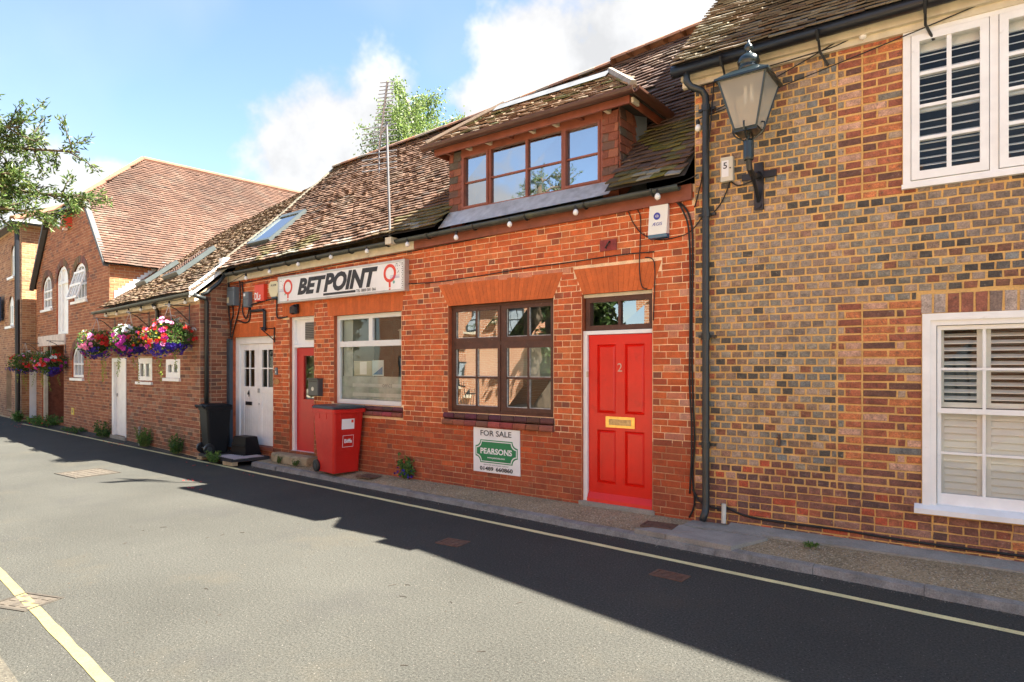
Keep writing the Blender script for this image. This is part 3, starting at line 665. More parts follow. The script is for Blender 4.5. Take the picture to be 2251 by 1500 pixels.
# -- eaves: fascia boards, gutter, flashing
for (a, c, m) in ((-12.12, -6.85, M_cream), (-6.85, -2.60, M_brown2)):
    b = MB(); h = .17; P = [W.pt(a, zE(a)-.03-h, .06), W.pt(c, zE(c)-.03-h, .06), W.pt(c, zE(c)-.03, .06), W.pt(a, zE(a)-.03, .06)]; b.prism(P, (0, .04, 0)); build('fascia_board', b, m, shop)
b = MB(); n = 24; prof = [(math.cos(t)*.058, math.sin(t)*.058) for t in [PI+PI*i/8 for i in range(9)]]+[(.047, 0)]+[(math.cos(t)*.047, math.sin(t)*.047) for t in [2*PI-PI*i/8 for i in range(9)]]+[(-.058, 0)]
gx = [-12.0+i*(9.3/n) for i in range(n+1)]; vs = []
for X in gx: vs += [(X, 6.54+y, zE(X)-.05+z+.006*nz3(X, 4)) for y, z in prof]
k = len(prof); b.add(vs, [(i*k+j, i*k+(j+1) % k, (i+1)*k+(j+1) % k, (i+1)*k+j) for i in range(n) for j in range(k)]+[tuple(range(k)), tuple(range(n*k, n*k+k))])
gut = build('gutter', b, M_gutgreen, shop, smooth=True)
for i in range(11):
    X = -11.6+i*.86; b = MB(); b.tube([(X, 6.54+math.cos(t)*.066, zE(X)-.05+math.sin(t)*.066) for t in [PI+PI*j/8 for j in range(9)]], .012, 6); build('gutter_bracket', b, M_gutter, gut)
b = MB()
xs = [-6.22+i*.2069 for i in range(14)]
for X, X2 in zip(xs, xs[1:]):
    f = lambda x, a, q: (x, a, q+.008*nz3(x*4, a*5))
    b.quad(f(X, 6.50, zE(X)-.01), f(X2, 6.50, zE(X2)-.01), f(X2, 6.73, 3.985), f(X, 6.73, 3.985))
build('lead_flashing', b, M_lead, shop, smooth=True)

# -- roof
def PR(u, v):
    L_ = 4.0; s = v/L_; y = 6.42+(9.32-6.42)*s; z = zE(u)+.015+(zR(u)-zE(u)-.015)*s
    return Vector((u, y, z-.05*math.sin(PI*max(0, min(1, s)))+.022*nz3(u*.9, v*.9, 1)))
b = MB(); gx_ = sorted([XL-.1+(XR-XL+.1)*i/28 for i in range(29)]+[-6.21, -3.54]); n = len(gx_)-1; m = 12; g = [[PR(gx_[i], 4.0*j/m)-Vector((0, 0, .012)) for i in range(n+1)] for j in range(m+1)]
b.add([p for r in g for p in r], [(j*(n+1)+i, j*(n+1)+i+1, (j+1)*(n+1)+i+1, (j+1)*(n+1)+i) for j in range(m) for i in range(n) if not (-6.21 < (gx_[i]+gx_[i+1])/2 < -3.54 and j < 4)])
b.quad((XL-.1, 9.32, zR(XL)), (XR, 9.32, zR(XR)), (XR, 12.3, 3.8), (XL-.1, 12.3, 3.6))
roof = build('roof', b, M_under, shop)
def tile_col(u, v, p, rg):
    c = pick(rg, [(5, (.172, .10, .063)), (4, (.145, .077, .047)), (3, (.20, .12, .078)), (2, (.115, .062, .04)), (1, (.085, .058, .043))])
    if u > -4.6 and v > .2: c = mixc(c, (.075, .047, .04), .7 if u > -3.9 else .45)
    nn = nz3(u*1.3, v*1.3, 3)
    if v < 1.25 and -3.7 < u < -2.75+.0 and nn > -.25: c = mixc(c, pick(rg, [(1, (.13, .125, .02)), (1, (.17, .155, .04)), (1, (.09, .09, .035))]), rg.uniform(.5, .95))
    elif v < .55 and (u < -6.1) and nn+.5*(u > -7.3) > .1: c = mixc(c, (.12, .12, .035), rg.uniform(.3, .8))
    elif nn > .25: c = mixc(c, (.22, .19, .14), rg.uniform(.1, .4))
    if v < .18 and rg.random() < .3: c = mixc(c, (.38, .38, .33), .5)
    return c
def roof_mask(u, v):
    p = PR(u, v)
    if -6.22 < u < -3.53 and p.y < 7.62: return False
    if -5.75 < u < -3.8 and p.y < 8.3: return False
    if -11.86 < u < -11.06 and 6.96 < p.y < 7.78: return False
    return True
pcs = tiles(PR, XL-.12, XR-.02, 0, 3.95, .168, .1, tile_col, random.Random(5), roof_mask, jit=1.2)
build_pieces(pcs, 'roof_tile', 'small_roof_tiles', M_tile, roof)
# ridge tiles
X = XL-.08; i = 0
while X < XR-.05:
    ln = .30; q = MB(); lift = .03 if X < -5.05 else .085
    vs = []
    for (x, ) in ((X+.005,), (X+ln-.004,)):
        for t in range(7):
            w_ = PI*t/6; vs.append((x, 9.32-math.cos(w_)*.13, zR(x)+lift-.03+math.sin(w_)*.09+R0.uniform(-.004, .004)))
    q.add(vs, [(t, t+1, 8+t, 7+t) for t in range(6)]+[tuple(range(7)), tuple(range(13, 6, -1))], pick(rg, [(2, (.36, .17, .09)), (1, (.27, .15, .10)), (1, (.32, .25, .18))]))
    build('ridge_tile', q, M_tile, roof, colors=True); X += ln; i += 1
# verge mortar and white box end at the left
q = MB(); q.tube([PR(XL-.12, 4.0*i/20)+Vector((0, 0, .02+.01*R0.random())) for i in range(21)], [.035+.012*R0.random() for _ in range(21)], 6); build('verge_mortar', q, mat('mossy_mortar', (.15, .135, .10), rough=1, var=.35, vscale=9, bump=.8, bscale=40), shop)
# roof window
def PRn(u, y, h): 
    v = (y-6.42)/2.9*4.0; p = PR(u, v); n_ = Vector((0, -.69, .72)); return p+n_*h
q = MB()
for A in ((-11.86, -11.80, 6.96, 7.78), (-11.12, -11.06, 6.96, 7.78), (-11.80, -11.12, 6.96, 7.02), (-11.80, -11.12, 7.70, 7.78)):
    u0, u1, y0, y1 = A; q.add([PRn(u0, y0, -.02), PRn(u1, y0, -.02), PRn(u1, y1, -.02), PRn(u0, y1, -.02), PRn(u0, y0, .09), PRn(u1, y0, .09), PRn(u1, y1, .09), PRn(u0, y1, .09)], [(4,5,6,7),(0,1,5,4),(1,2,6,5),(2,3,7,6),(3,0,4,7)])
rw = build('roof_window', q, mat('grey_window_metal', (.10, .12, .12), rough=.4, metal=.4), shop)
q = MB(); q.quad(PRn(-11.8, 7.02, .07), PRn(-11.12, 7.02, .07), PRn(-11.12, 7.7, .07), PRn(-11.8, 7.7, .07)); build('pane', q, glass('roof_window_glass', .55, (.5, .6, .65), .004), rw)
q = MB(); q.quad(PRn(-11.8, 7.02, -.02), PRn(-11.12, 7.02, -.02), PRn(-11.12, 7.7, -.02), PRn(-11.8, 7.7, -.02)); build('roof_window_lining', q, M_pale, rw)

# -- dormer
dx0, dx1, wy = -6.22, -3.53, 6.75
DW = Wall((0, wy), (1, 0))
b = MB()
DW.box(b, dx0, -5.99, 3.72, 4.82, -.1, .0); DW.box(b, -3.74, dx1, 3.72, 4.82, -.1, .0); DW.box(b, -5.99, -3.74, 4.775, 4.9, -.1, .02); DW.box(b, -5.99, -3.74, 3.9, 3.96, -.1, .04)
for X in (dx0+.01, dx1-.01): b.add([(X, wy, 3.7), (X, 8.3, 4.9), (X, wy, 4.9)], [(0, 1, 2)])
dorm = build('dormer', b, M_brown2, shop)
win = window(DW, dorm, -6.0, -3.73, 3.96, 4.775, .02, [(-5.48, .04), (-4.86, .036), (-4.30, .045)], [(4.355, .022)], M_brown2, G_dormer, .038, .03, .07, room=mat('attic_room', (.10, .12, .14), rough=.9), roomdepth=.5)
for ch in list(win.children): ch.parent = dorm          # keep to three levels: building > dormer > piece
win.name = 'dormer_window_frame'
for (a, c) in ((-6.0+.036, -5.50), (-4.277, -3.766)):
    s = MB()
    for A in ((a, a+.028, 3.996, 4.74), (c-.028, c, 3.996, 4.74), (a+.028, c-.028, 3.996, 4.024), (a+.028, c-.028, 4.712, 4.74)): DW.box(s, *A, -.02, .034)
    build('casement', s, M_brown2, dorm)
rgd = random.Random(21)
def hung(P0, d, u0, u1, z0, z1, tw, cut=None):
    w = Wall(P0, d); j = 0; z = z0
    while z < z1:
        o = 0 if j % 2 else tw/2; u = u0-o
        while u < u1-.01:
            a, c = max(u, u0), min(u+tw, u1); u += tw
            if c-a < .03: continue
            if cut:
                lim = cut(z)
                if a > lim: continue
                c = min(c, lim+.05)
            q = MB(); k = rgd.uniform(-.004, .004)
            vs = [w.pt(a+.002, z, .028+k), w.pt(c-.002, z, .028-k), w.pt(c-.002, z+.14, .008), w.pt(a+.002, z+.14, .008), w.pt(a+.002, z, .012), w.pt(c-.002, z, .012), w.pt(c-.002, z+.14, -.004), w.pt(a+.002, z+.14, -.004)]
            q.add(vs, [(0,1,2,3),(4,5,1,0),(5,6,2,1),(7,4,0,3)], pick(rgd, [(4, (.22, .07, .04)), (2, (.13, .07, .05)), (1, (.30, .11, .06)), (1, (.10, .08, .06))])); build('hung_tile', q, M_tile, dorm, colors=True)
        z += .1; j += 1
hung((0, wy), (1, 0), dx0, -5.99, 3.88, 4.75, .165); hung((0, wy), (1, 0), -3.74, dx1, 3.86, 4.75, .165)
hung((dx1, wy), (0, 1), 0, .85, 3.82, 4.78, .165, lambda z: (z-3.79)/.965+6.45-wy+.05)
# dormer roof: hipped with a flat lead top
E0, E1, EY, EZ = -6.44, -3.22, 6.50, 4.895; T0, T1, TY, TZ = -5.66, -3.94, 7.30, 5.53
b = MB()
b.quad((E0, EY, EZ), (E1, EY, EZ), (T1, TY, TZ), (T0, TY, TZ)); b.quad((E1, EY, EZ), (E1, 7.62, EZ), (T1, 8.25, TZ), (T1, TY, TZ)); b.quad((E0, 7.62, EZ), (E0, EY, EZ), (T0, TY, TZ), (T0, 8.25, TZ))
b.quad((E0, EY, EZ-.03), (E0, 7.62, EZ-.03), (E1, 7.62, EZ-.03), (E1, EY, EZ-.03))
build('dormer_soffit', b, M_under, dorm)
b = MB(); b.box((T0-.05, TY-.08, TZ-.01), (T1+.05, 8.35, TZ+.035)); b.quad((T0-.05, TY-.22, TZ-.10), (T1+.05, TY-.22, TZ-.10), (T1+.05, TY-.075, TZ+.035), (T0-.05, TY-.075, TZ+.035)); build('lead_flat', b, mat('dull_lead', (.17, .18, .19), rough=.8, var=.3, vscale=5), dorm)
def DF(u, v):
    s = v/1.02; return Vector((u, EY+.8*s, EZ+.635*s))
def DS(u, v):                                           # right-hand hip slope, u runs back
    s = v/1.0; return Vector((E1-.75*s, EY+u, EZ+.635*s))
dcol = lambda u, v, p, rg: pick(rg, [(4, (.22, .145, .09)), (3, (.17, .10, .065)), (2, (.25, .20, .14)), (2, (.13, .13, .055))])
pcs = tiles(DF, E0, E1, 0, .95, .168, .1, dcol, random.Random(6), lambda u, v: E0+.68*v-.03 < u < E1-.68*v+.03, jit=1.4)
pcs += tiles(DS, 0, 1.25, 0, .95, .168, .1, dcol, random.Random(8), lambda u, v: u > .9*v-.05, jit=1.2)
build_pieces(pcs, 'roof_tile', 'small_roof_tiles', M_tile, dorm, 120)
q = MB(); q.tube([(E1, EY, EZ+.045), (T1, TY, TZ+.05)], .05, 6); build('hip_mortar', q, mat('hip_lime', (.30, .27, .22), rough=1, var=.3, vscale=9), dorm)
b = MB(); b.box((E0+.08, EY+.07, EZ-.12), (E1-.08, EY+.10, EZ-.0)); b.box((E1-.10, EY+.10, EZ-.12), (E1-.075, 7.6, EZ)); b.box((E0+.075, EY+.10, EZ-.12), (E0+.1, 7.6, EZ)); build('dormer_fascia', b, M_brown2, dorm)
q = MB(); q.tube([(E0, EY, EZ+.045), (T0, TY, TZ+.05)], .05, 6, (.13, .09, .06)); build('hip_tiles', q, M_tile, dorm, colors=True)
def half_gutter(path, r, m, parent, name='gutter'):
    q = MB(); pr = [(math.cos(t), math.sin(t)) for t in [PI+PI*i/8 for i in range(9)]]
    for (A, B) in zip(path, path[1:]):
        A, B = Vector(A), Vector(B); t = (B-A).normalized(); s_ = t.cross(Vector((0, 0, 1))); vs = []
        for p in (A, B):
            vs += [p+s_*x*r+Vector((0, 0, z*r)) for x, z in pr]+[p+s_*x*r*.82+Vector((0, 0, z*r*.82)) for x, z in pr[::-1]]
        k = 18; q.add(vs, [(j, (j+1) % k, k+(j+1) % k, k+j) for j in range(k)]+[tuple(range(k)), tuple(range(2*k-1, k-1, -1))])
    return build(name, q, m, parent, smooth=False)
M_bgut = mat('brown_gutter', (.085, .035, .022), rough=.4, var=.2, vscale=5)
half_gutter([(E0-.06, EY-.03, EZ-.0), (E1+.03, EY-.03, EZ-.0), (E1+.03, 7.45, EZ-.0)], .062, M_bgut, dorm)
for i in range(9):
    X = E0+.25+i*.36; q = MB(); q.box((X, EY+.1, EZ-.11), (X+.045, wy, EZ-.05)); build('rafter_foot', q, M_cream if i % 3 else M_brown2, dorm)

# ---------------------------------------------------------------- the mottled brick house on the right
rg = random.Random(31)
house = empty('mottled_brick_house', (-.6, 6.75, .1), 'old house of mottled grey and red bricks with white shuttered windows', 'building')
RW = Wall((-2.585, 6.7), (.99905, .04355))
ux = lambda X: (X+2.585)/.99905
UP = (ux(-.66), ux(.66), 3.39, 4.82); LO = (ux(-.513), ux(.72), .53, 2.25)
WID = 7.0
b = MB(); wall_sheet(RW, b, 0, WID, 4.98, 0, [UP, LO], .1)
b.quad(RW.pt(0, 0), RW.pt(0, 4.98), RW.pt(0, 7.5, -3.0), RW.pt(0, 0, -3)); b.quad(RW.pt(0, 0, -3), RW.pt(0, 7.5, -3), RW.pt(0, 5, -5.8), RW.pt(0, 0, -5.8)); b.quad(RW.pt(WID, 0), RW.pt(WID, 4.98), RW.pt(WID, 5, -5.8), RW.pt(WID, 0, -5.8)); b.quad(RW.pt(0, 0, -5.8), RW.pt(WID, 0, -5.8), RW.pt(WID, 5, -5.8), RW.pt(0, 5, -5.8))
wall = build('wall', b, M_mortar_o, house)
GREY = [(4, (0.205, 0.182, 0.143)), (3, (0.302, 0.251, 0.186)), (3.2, (0.091, 0.078, 0.063)), (3, (0.258, 0.169, 0.110)), (2, (0.398, 0.286, 0.201)), (1.4, (0.247, 0.097, 0.052)), (.7, (0.183, 0.184, 0.172))]
DARK = [(4, (0.069, 0.058, 0.049)), (3, (0.150, 0.134, 0.117)), (2, (0.187, 0.084, 0.050)), (1, (0.237, 0.240, 0.229)), (1.3, (0.324, 0.240, 0.179))]
RED = [(4, (0.390, 0.119, 0.056)), (3, (0.286, 0.088, 0.049)), (2, (0.520, 0.175, 0.064)), (2, (0.520, 0.300, 0.203)), (1.4, (0.156, 0.069, 0.047))]
PLINTH = [(4, (0.187, 0.078, 0.056)), (3, (0.125, 0.066, 0.056)), (2, (0.250, 0.108, 0.073)), (1, (0.449, 0.090, 0.039)), (1, (0.300, 0.156, 0.112))]
def rcol(u, z, ln, rg):
    X = -2.585+u; nn = nz3(X*.8, z*.8, 7)
    if z < .78+.1*nz3(X, 8): return pick(rg, PLINTH if rg.random() < .85 else RED)
    if -1.16 < X < -.5 and (z > 3.36 or .6 < z < 2.42): return pick(rg, RED if rg.random() < .96 else GREY)
    if .66 < X < 1.2 and (z > 3.36 or .6 < z < 2.42): return pick(rg, RED)
    if X < -2.38: return pick(rg, RED if rg.random() < .55 else GREY)
    d = (X+1.3)*.35+(z-2.6)*.12*(1 if X > -.7 else .2)+nn*.8
    c = pick(rg, DARK if d > .35 else GREY)
    if nz3(X*1.1+5, z*1.1, 2) > .18: c = mixc(c, (.38, .27, .20), .4)
    return c
hp = .1105
def hdr(j): return ((hp/2 if j % 2 else 0)+.0, [hp])
# bond: headers in the field, red stretcher quoins beside the windows
qa, qb = ux(-1.20), ux(-.988)
def field_open(z): return (qa if (z > 3.36 or .56 < z < 2.42) else 99, ux(-.66) if z > 3.36 else ux(-.513)) if (z > 3.36 or .56 < z < 2.42) else None
ops = [UP, LO, (LO[0]-.03, LO[1]+.05, 2.25, 2.43), (UP[0]-.02, UP[1]+.05, 4.82, 4.93)]
pcs = brick_course_wall(RW, .60, 4.95, .0743, 0, 2.95, hdr, .0168, ops+[field_open], rcol, rg, proud=.006, jit=.0032, wav=.004)
pcs += brick_course_wall(RW, .09, .60, .0728, 0, WID-.2, lambda j: ((.1 if j % 2 else 0), [.225, .225, .115]) if j % 3 else (0, [.113]), .013, [LO], rcol, rg, proud=.007, jit=.004)
for z0_, z1_, edge in ((3.36, 4.95, ux(-.66)), (.60, 2.42, ux(-.513))):
    rows = int((z1_-z0_)/.0743)
    base = .60+round((z0_-.60)/.0743)*.0743
    pcs += brick_course_wall(RW, base, z1_, .0743, qa, qb, lambda j: (0, [.212]) if j % 2 else (0, [.065, .147]), .0168, [], rcol, rg, jit=.003, wav=.004)
    wd = edge-qb
    pcs += brick_course_wall(RW, base, z1_, .0743, qb, edge, (lambda j: (0, [wd*.62, wd*.39]) if j % 2 else (0, [wd*.37, wd*.64])) if wd < .4 else (lambda j: (0, [wd*.44, wd*.57]) if j % 2 else (0, [wd*.58, wd*.15, wd*.28])), .0168, [], rcol, rg, jit=.003, wav=.004)
pcs += brick_course_wall(RW, .60, 4.95, .0743, 2.95, WID-.1, hdr, .0168, ops, rcol, rg, proud=.006, jit=.003)
build_pieces(pcs, 'brick', 'small_bricks', M_brick_old, wall)
for (u0, u1, z0, z1, pal) in ((LO[0]-.02, LO[1]+.04, 2.256, 2.425, [(2, (.42, .33, .27)), (2, (.28, .10, .06)), (1, (.2, .14, .11)), (1, (.36, .2, .15))]), (UP[0], UP[1], 4.825, 4.93, DARK)):
    n = int((u1-u0)/.098)
    for i in range(n):
        a = u0+(u1-u0)*i/n; build('soldier_brick', brick_mb(RW, a+.008, a+(u1-u0)/n-.008, z0, z1, .007, pick(rg, pal), rg, .003), M_brick_old, wall, colors=True)
for p, q_ in ((qb-.006, qb+.006),):
    b = MB(); RW.box(b, p, q_, 3.36, 4.9, -.002, .007); RW.box(b, p, q_, .62, 2.4, -.002, .007); build('straight_joint', b, M_mortar_o, wall)

# windows with louvred shutters behind the glass
M_slat = mat('shutter_white', (.80, .81, .79), rough=.5, var=.03)
def shutter(w, win, u0, u1, z0, z1, off, pitch, ang, rail):
    fw = .045; b = MB()
    for A in ((u0, u0+fw, z0, z1), (u1-fw, u1, z0, z1)): w.box(b, *A, off-.03, off)
    for (p, q_) in rail: w.box(b, u0+fw, u1-fw, p, q_, off-.03, off-.002)
    build('shutter_frame', b, M_slat, win)
    z = z0+.02
    while z < z1-.01:
        if not any(p-.03 < z < q_+.015 for p, q_ in rail):
            s = MB(); h = .03; c, sn = math.cos(ang), math.sin(ang)
            pts = [(-h*c, h*sn), (h*c, -h*sn)]           # (off, z) slat section, tilted
            s.prism([w.pt(u0+fw, z+pts[0][1], off-.015+pts[0][0]), w.pt(u0+fw, z+pts[1][1], off-.015+pts[1][0]), w.pt(u0+fw, z+pts[1][1]+.007, off-.015+pts[1][0]), w.pt(u0+fw, z+pts[0][1]+.007, off-.015+pts[0][0])], w.d*(u1-u0-2*fw))
            build('slat', s, M_slat, win)
        z += pitch
u0, u1, z0, z1 = UP
win = window(RW, house, u0, u1, z0, z1, .035, [((u0+u1)/2, .06)], [], M_white, G_clear, .06, .03, .11, room=M_room, roomdepth=.9, panes=False)
RW.one_box('window_sill', u0-.01, u1+.01, z0-.005, z0+.035, -.05, .055, M_white, win)
mid = (u0+u1)/2
for (a, c) in ((u0+.065, mid-.035), (mid+.035, u1-.065)):
    s = MB(); fw = .062; p, q_ = z0+.066, z1-.066
    for A in ((a, a+fw, p, q_), (c-fw, c, p, q_), (a+fw, c-fw, p, p+fw*1.2), (a+fw, c-fw, q_-fw, q_)): RW.box(s, *A, -.03, .046)
    m = (a+c)/2; zs = [p+fw*1.2, q_-fw]; RW.box(s, m-.018, m+.018, zs[0], zs[1], -.02, .036); H_ = (zs[1]-zs[0])/4
    for j in range(1, 4): RW.box(s, a+fw, c-fw, zs[0]+H_*j-.014, zs[0]+H_*j+.014, -.02, .034)
    build('casement', s, M_white, win)
    for (x0, x1) in ((a+fw, m-.018), (m+.018, c-fw)):
        for j in range(4):
            t = R0.uniform(-.002, .002); g = MB(); g.quad(RW.pt(x0, zs[0]+H_*j, .005+t), RW.pt(x1, zs[0]+H_*j, .005-t), RW.pt(x1, zs[0]+H_*(j+1), .005+t), RW.pt(x0, zs[0]+H_*(j+1), .005-t)); build('pane', g, G_clear, win)
    shutter(RW, win, a, c, p, q_, -.075, .066, .42, [(p, p+.06), (q_-.12, q_), ((p+q_)/2-.015, (p+q_)/2+.045)])
u0, u1, z0, z1 = LO
b = MB()
for A in ((u0, u0+.06, z0, z1), (u1-.06, u1, z0, z1), (u0+.06, u1-.06, z1-.06, z1)): RW.box(b, *A, -.09, .032)
for A in ((u0+.06, u0+.105, z0, z1-.06), (u1-.105, u1-.06, z0, z1-.06), (u0+.105, u1-.105, z1-.105, z1-.06)): RW.box(b, *A, -.09, .012)
win = build('window', b, M_white, house)
b = MB(); b.prism([RW.pt(u0-.06, z0-.055, -.09), RW.pt(u0-.06, z0-.055, .09), RW.pt(u0-.06, z0-.012, .09), RW.pt(u0-.06, z0+.02, .02), RW.pt(u0-.06, z0+.02, -.09)], RW.d*(u1-u0+.12)); build('window_sill', b, M_white, win)
a, c = u0+.11, u1-.11; pw = (c-a)/3; zm = 1.385
for (p, q_, o, fb) in ((zm-.02, z1-.11, -.02, .045), (z0+.02, zm+.02, -.055, .10)):
    s = MB(); fw = .03
    for A in ((a, a+fw, p, q_), (c-fw, c, p, q_), (a+fw, c-fw, p, p+fb), (a+fw, c-fw, q_-.035, q_)): RW.box(s, *A, o-.035, o)
    zb, zt = p+fb, q_-.035; hm = (zb+zt)/2
    for i in (1, 2): RW.box(s, a+pw*i-.012, a+pw*i+.012, zb, zt, o-.03, o-.005)
    RW.box(s, a+fw, c-fw, hm-.011, hm+.011, o-.028, o-.006); build('sash', s, M_white, win)
    for i in range(3):
        for (g0, g1) in ((zb, hm), (hm, zt)):
            t = R0.uniform(-.002, .002); g = MB(); g.quad(RW.pt(a+pw*i, g0, o-.02+t), RW.pt(a+pw*(i+1), g0, o-.02-t), RW.pt(a+pw*(i+1), g1, o-.02+t), RW.pt(a+pw*i, g1, o-.02-t)); build('pane', g, G_clear, win)
for k in range(3):
    x0, x1 = a+pw*k+.005, a+pw*(k+1)-.005
    shutter(RW, win, x0, x1, zm+.03, z1-.12, -.11, .062, .45, [(zm+.03, zm+.075)]); shutter(RW, win, x0, x1, z0+.04, zm-.0, -.11, .062, 1.05, [])
r = MB()
for A in (((u0, z0), (u0, z1)), ((u0, z1), (u1, z1)), ((u1, z1), (u1, z0)), ((u1, z0), (u0, z0))): r.quad(RW.pt(*A[0], -.15), RW.pt(*A[1], -.15), RW.pt(*A[1], -1.1), RW.pt(*A[0], -1.1))
r.quad(*[RW.pt(x, z, -1.1) for x, z in ((u0, z0), (u1, z0), (u1, z1), (u0, z1))]); build('room_interior', r, M_room, win)
# eaves
RWX = lambda u: RW.pt(u, 0)
b = MB(); RW.box(b, -.12, WID, 4.86, 5.0, .0, .10); RW.box(b, -.12, WID, 4.80, 4.86, .0, .05); build('fascia_board', b, M_cream, house)
p0, p1 = RW.pt(-.18, 4.93, .20), RW.pt(WID, 5.02, .20)
q = MB(); q.tube([p0, p1], .062, 12); gut = build('gutter', q, M_black, house, smooth=True)
for u in (.35, 1.25, 2.1, 3.0):
    q = MB(); q.tube([RW.pt(u, 4.98, .20), RW.pt(u, 4.93, .275), RW.pt(u, 4.86, .21)], .014, 6); q.tube([RW.pt(u, 4.88, .18), RW.pt(u, 4.80, .10), RW.pt(u+.06, 4.68, .02)], .012, 6); build('gutter_bracket', q, M_black, gut)
# downpipe with swan neck
pipe = MB(); pu = ux(-2.44)
pipe.tube([RW.pt(-.02, 4.90, .2), RW.pt(-.02, 4.80, .2), RW.pt(.02, 4.74, .19), RW.pt(pu-.03, 4.70, .12), RW.pt(pu, 4.64, .085), RW.pt(pu, 4.5, .08), RW.pt(pu, .32, .08), RW.pt(pu, .24, .10), RW.pt(pu-.005, .17, .17)], .037, 12)
dp = build('downpipe', pipe, M_gutter, house, smooth=True)
for z in (4.52, 2.1, .95, 3.4):
    q = MB(); q.tube([RW.pt(pu, z-.035, .08), RW.pt(pu, z+.035, .08)], .046, 12); RW.box(q, pu-.09, pu+.09, z-.014, z+.014, .0, .05); build('pipe_clip', q, M_gutter, dp)
# roof
def PH(u, v):
    s = v/6.0; p = RW.pt(u-.17, 4.97+4.0*s, .26-4.45*s); return p+Vector((0, 0, .012*nz3(u, v, 2)))
b = MB(); b.quad(PH(0, 0), PH(WID+.2, 0), PH(WID+.2, 4), PH(0, 4)); q0, q1 = PH(0, 4), PH(WID+.2, 4); b.quad(q0, q1, q1+Vector((0, 3.2, -2.8)), q0+Vector((0, 3.2, -2.8)))
roof = build('roof', b, M_under, house)
hcol = lambda u, v, p, rg: mixc(pick(rg, [(4, (.17, .135, .09)), (3, (.14, .095, .062)), (2, (.21, .18, .13)), (1, (.095, .07, .05))]), (.19, .18, .12), max(0, nz3(u*1.5, v*1.5)))
pcs = tiles(PH, 0, WID+.2, 0, 3.9, .165, .1, hcol, random.Random(9), None, jit=1.1); build_pieces(pcs, 'roof_tile', 'small_roof_tiles', M_tile, roof)
# gable and roof added out of view, shaped to throw the slanting road shadow
b = MB(); GX = [(-.95, 5.9), (4.2, 7.78), (9.3, 5.9)]
b.prism([(-.95, 7.0, 5.05), (9.3, 7.4, 5.05), (4.2, 7.2, 7.7)], (0, 2.5, 0)); build('shadow_gable', b, mat('shadow_gable_hanging', (.17, .075, .045), rough=.9, var=.3, vscale=4, bump=1, bscale=9, fine=(14, .3)), house)
b = MB()
for (A, B) in (((-1.85, 5.86), (4.1, 7.87)), ((4.1, 7.87), (10, 5.86))): b.prism([(A[0], 6.9, A[1]), (B[0], 6.9, B[1]), (B[0], 6.9, B[1]+.06), (A[0], 6.9, A[1]+.06)], (0, 2.6, .3))
build('shadow_gable_roof', b, mat('shadow_gable_tiles', (.14, .085, .055), rough=.9, var=.3, vscale=4, bump=1, bscale=9), house)

# ---------------------------------------------------------------- the low building with hanging baskets
rg = random.Random(41)
low = empty('low_brick_cottage', (-14.8, 6.35, .05), 'low brick outbuilding with mossy tiled roof, white door and hanging baskets', 'building')
dL = Vector((.99640, -.08469, 0))
A0 = Vector((-12.09, 6.10, 0)); LEN = 5.386; LP = A0-dL*LEN
LW = Wall((LP.x, LP.y), dL); SW = Wall((-12.09, 6.10), (0, 1))
lu = lambda X: (X-LP.x)/.9964
ldoor = (lu(-17.2), lu(-16.2), .12, 1.98); lw1 = (lu(-15.42), lu(-14.56), 1.44, 1.965); lw2 = (lu(-13.79), lu(-13.03), 1.54, 1.94)
b = MB(); wall_sheet(LW, b, 0, LEN, 3.2, 0, [ldoor, lw1, lw2], .1); wall_sheet(SW, b, 0, .6, lambda u: 3.18+.83*u, 0, [])
b.quad(LW.pt(0, 0), LW.pt(0, 3.2), (-16.9, 12, 4), (-16.9, 12, 0)); b.quad((-12.09, 12, 0), (-12.09, 12, 4), (-16.9, 12, 4), (-16.9, 12, 0))
wall = build('wall', b, M_mortar_l, low)
lcol = lambda u, z, ln, rg: mixc(pick(rg, [(4, (.30, .115, .06)), (3, (.25, .085, .045)), (2, (.34, .15, .085)), (1, (.16, .075, .05)), (1, (.27, .16, .11))]), (.13, .085, .05), .55 if (z < .55 and rg.random() < .6) else 0)
stp = lambda j: (.11 if j % 2 else 0, [.224])
pcs = brick_course_wall(LW, .05, 3.02, .075, 0, LEN, stp, .010, [ldoor, lw1, lw2], lcol, rg, jit=.0025); pcs += brick_course_wall(SW, .05, 3.6, .075, 0, .6, lambda j: (.11 if j % 2 else 0, [.215, .11, .215]), .010, [], lcol, rg, jit=.002, topfn=lambda z: (max(0, (z-3.10)/.83), 9))
build_pieces(pcs, 'brick', 'small_bricks', M_brick, wall)
d = MB(); u0, u1, z0, z1 = ldoor; LW.box(d, u0, u0+.13, z0, z1, -.08, .02); LW.box(d, u1-.05, u1, z0, z1, -.08, .02); LW.box(d, u0+.13, u1-.05, z1-.09, z1, -.08, .02); build('door_frame', d, M_white, low)
d = MB(); LW.box(d, u0+.13, u1-.05, z0, z1-.09, -.09, -.05)
dr = build('door', d, M_white, low); LW.one_box('handle', u0+.19, u0+.22, 1.05, 1.13, -.05, -.02, M_steel, dr); LW.one_box('door_step', u0-.05, u1+.03, .04, z0, -.1, .05, M_concrete, low)
for (u0, u1, z0, z1) in (lw1, lw2):
    win = window(LW, low, u0, u1, z0, z1, -.0, [((u0+u1)/2, .07)], [], M_white, G_house, .12, .03, .06, roomdepth=.4, room=M_pale); LW.one_box('window_sill', u0-.07, u1+.05, z0-.06, z0, -.03, .05, M_white, win)
def zlow(X, y):                                         # roof plane of the low building, upper edge dropping to the left
    f = 5.90-.085*(X+12.09); t = (X+12.09)/-5.37; sl = .88-.13*max(0, min(1.4, t)); return 3.22+sl*(y-f)
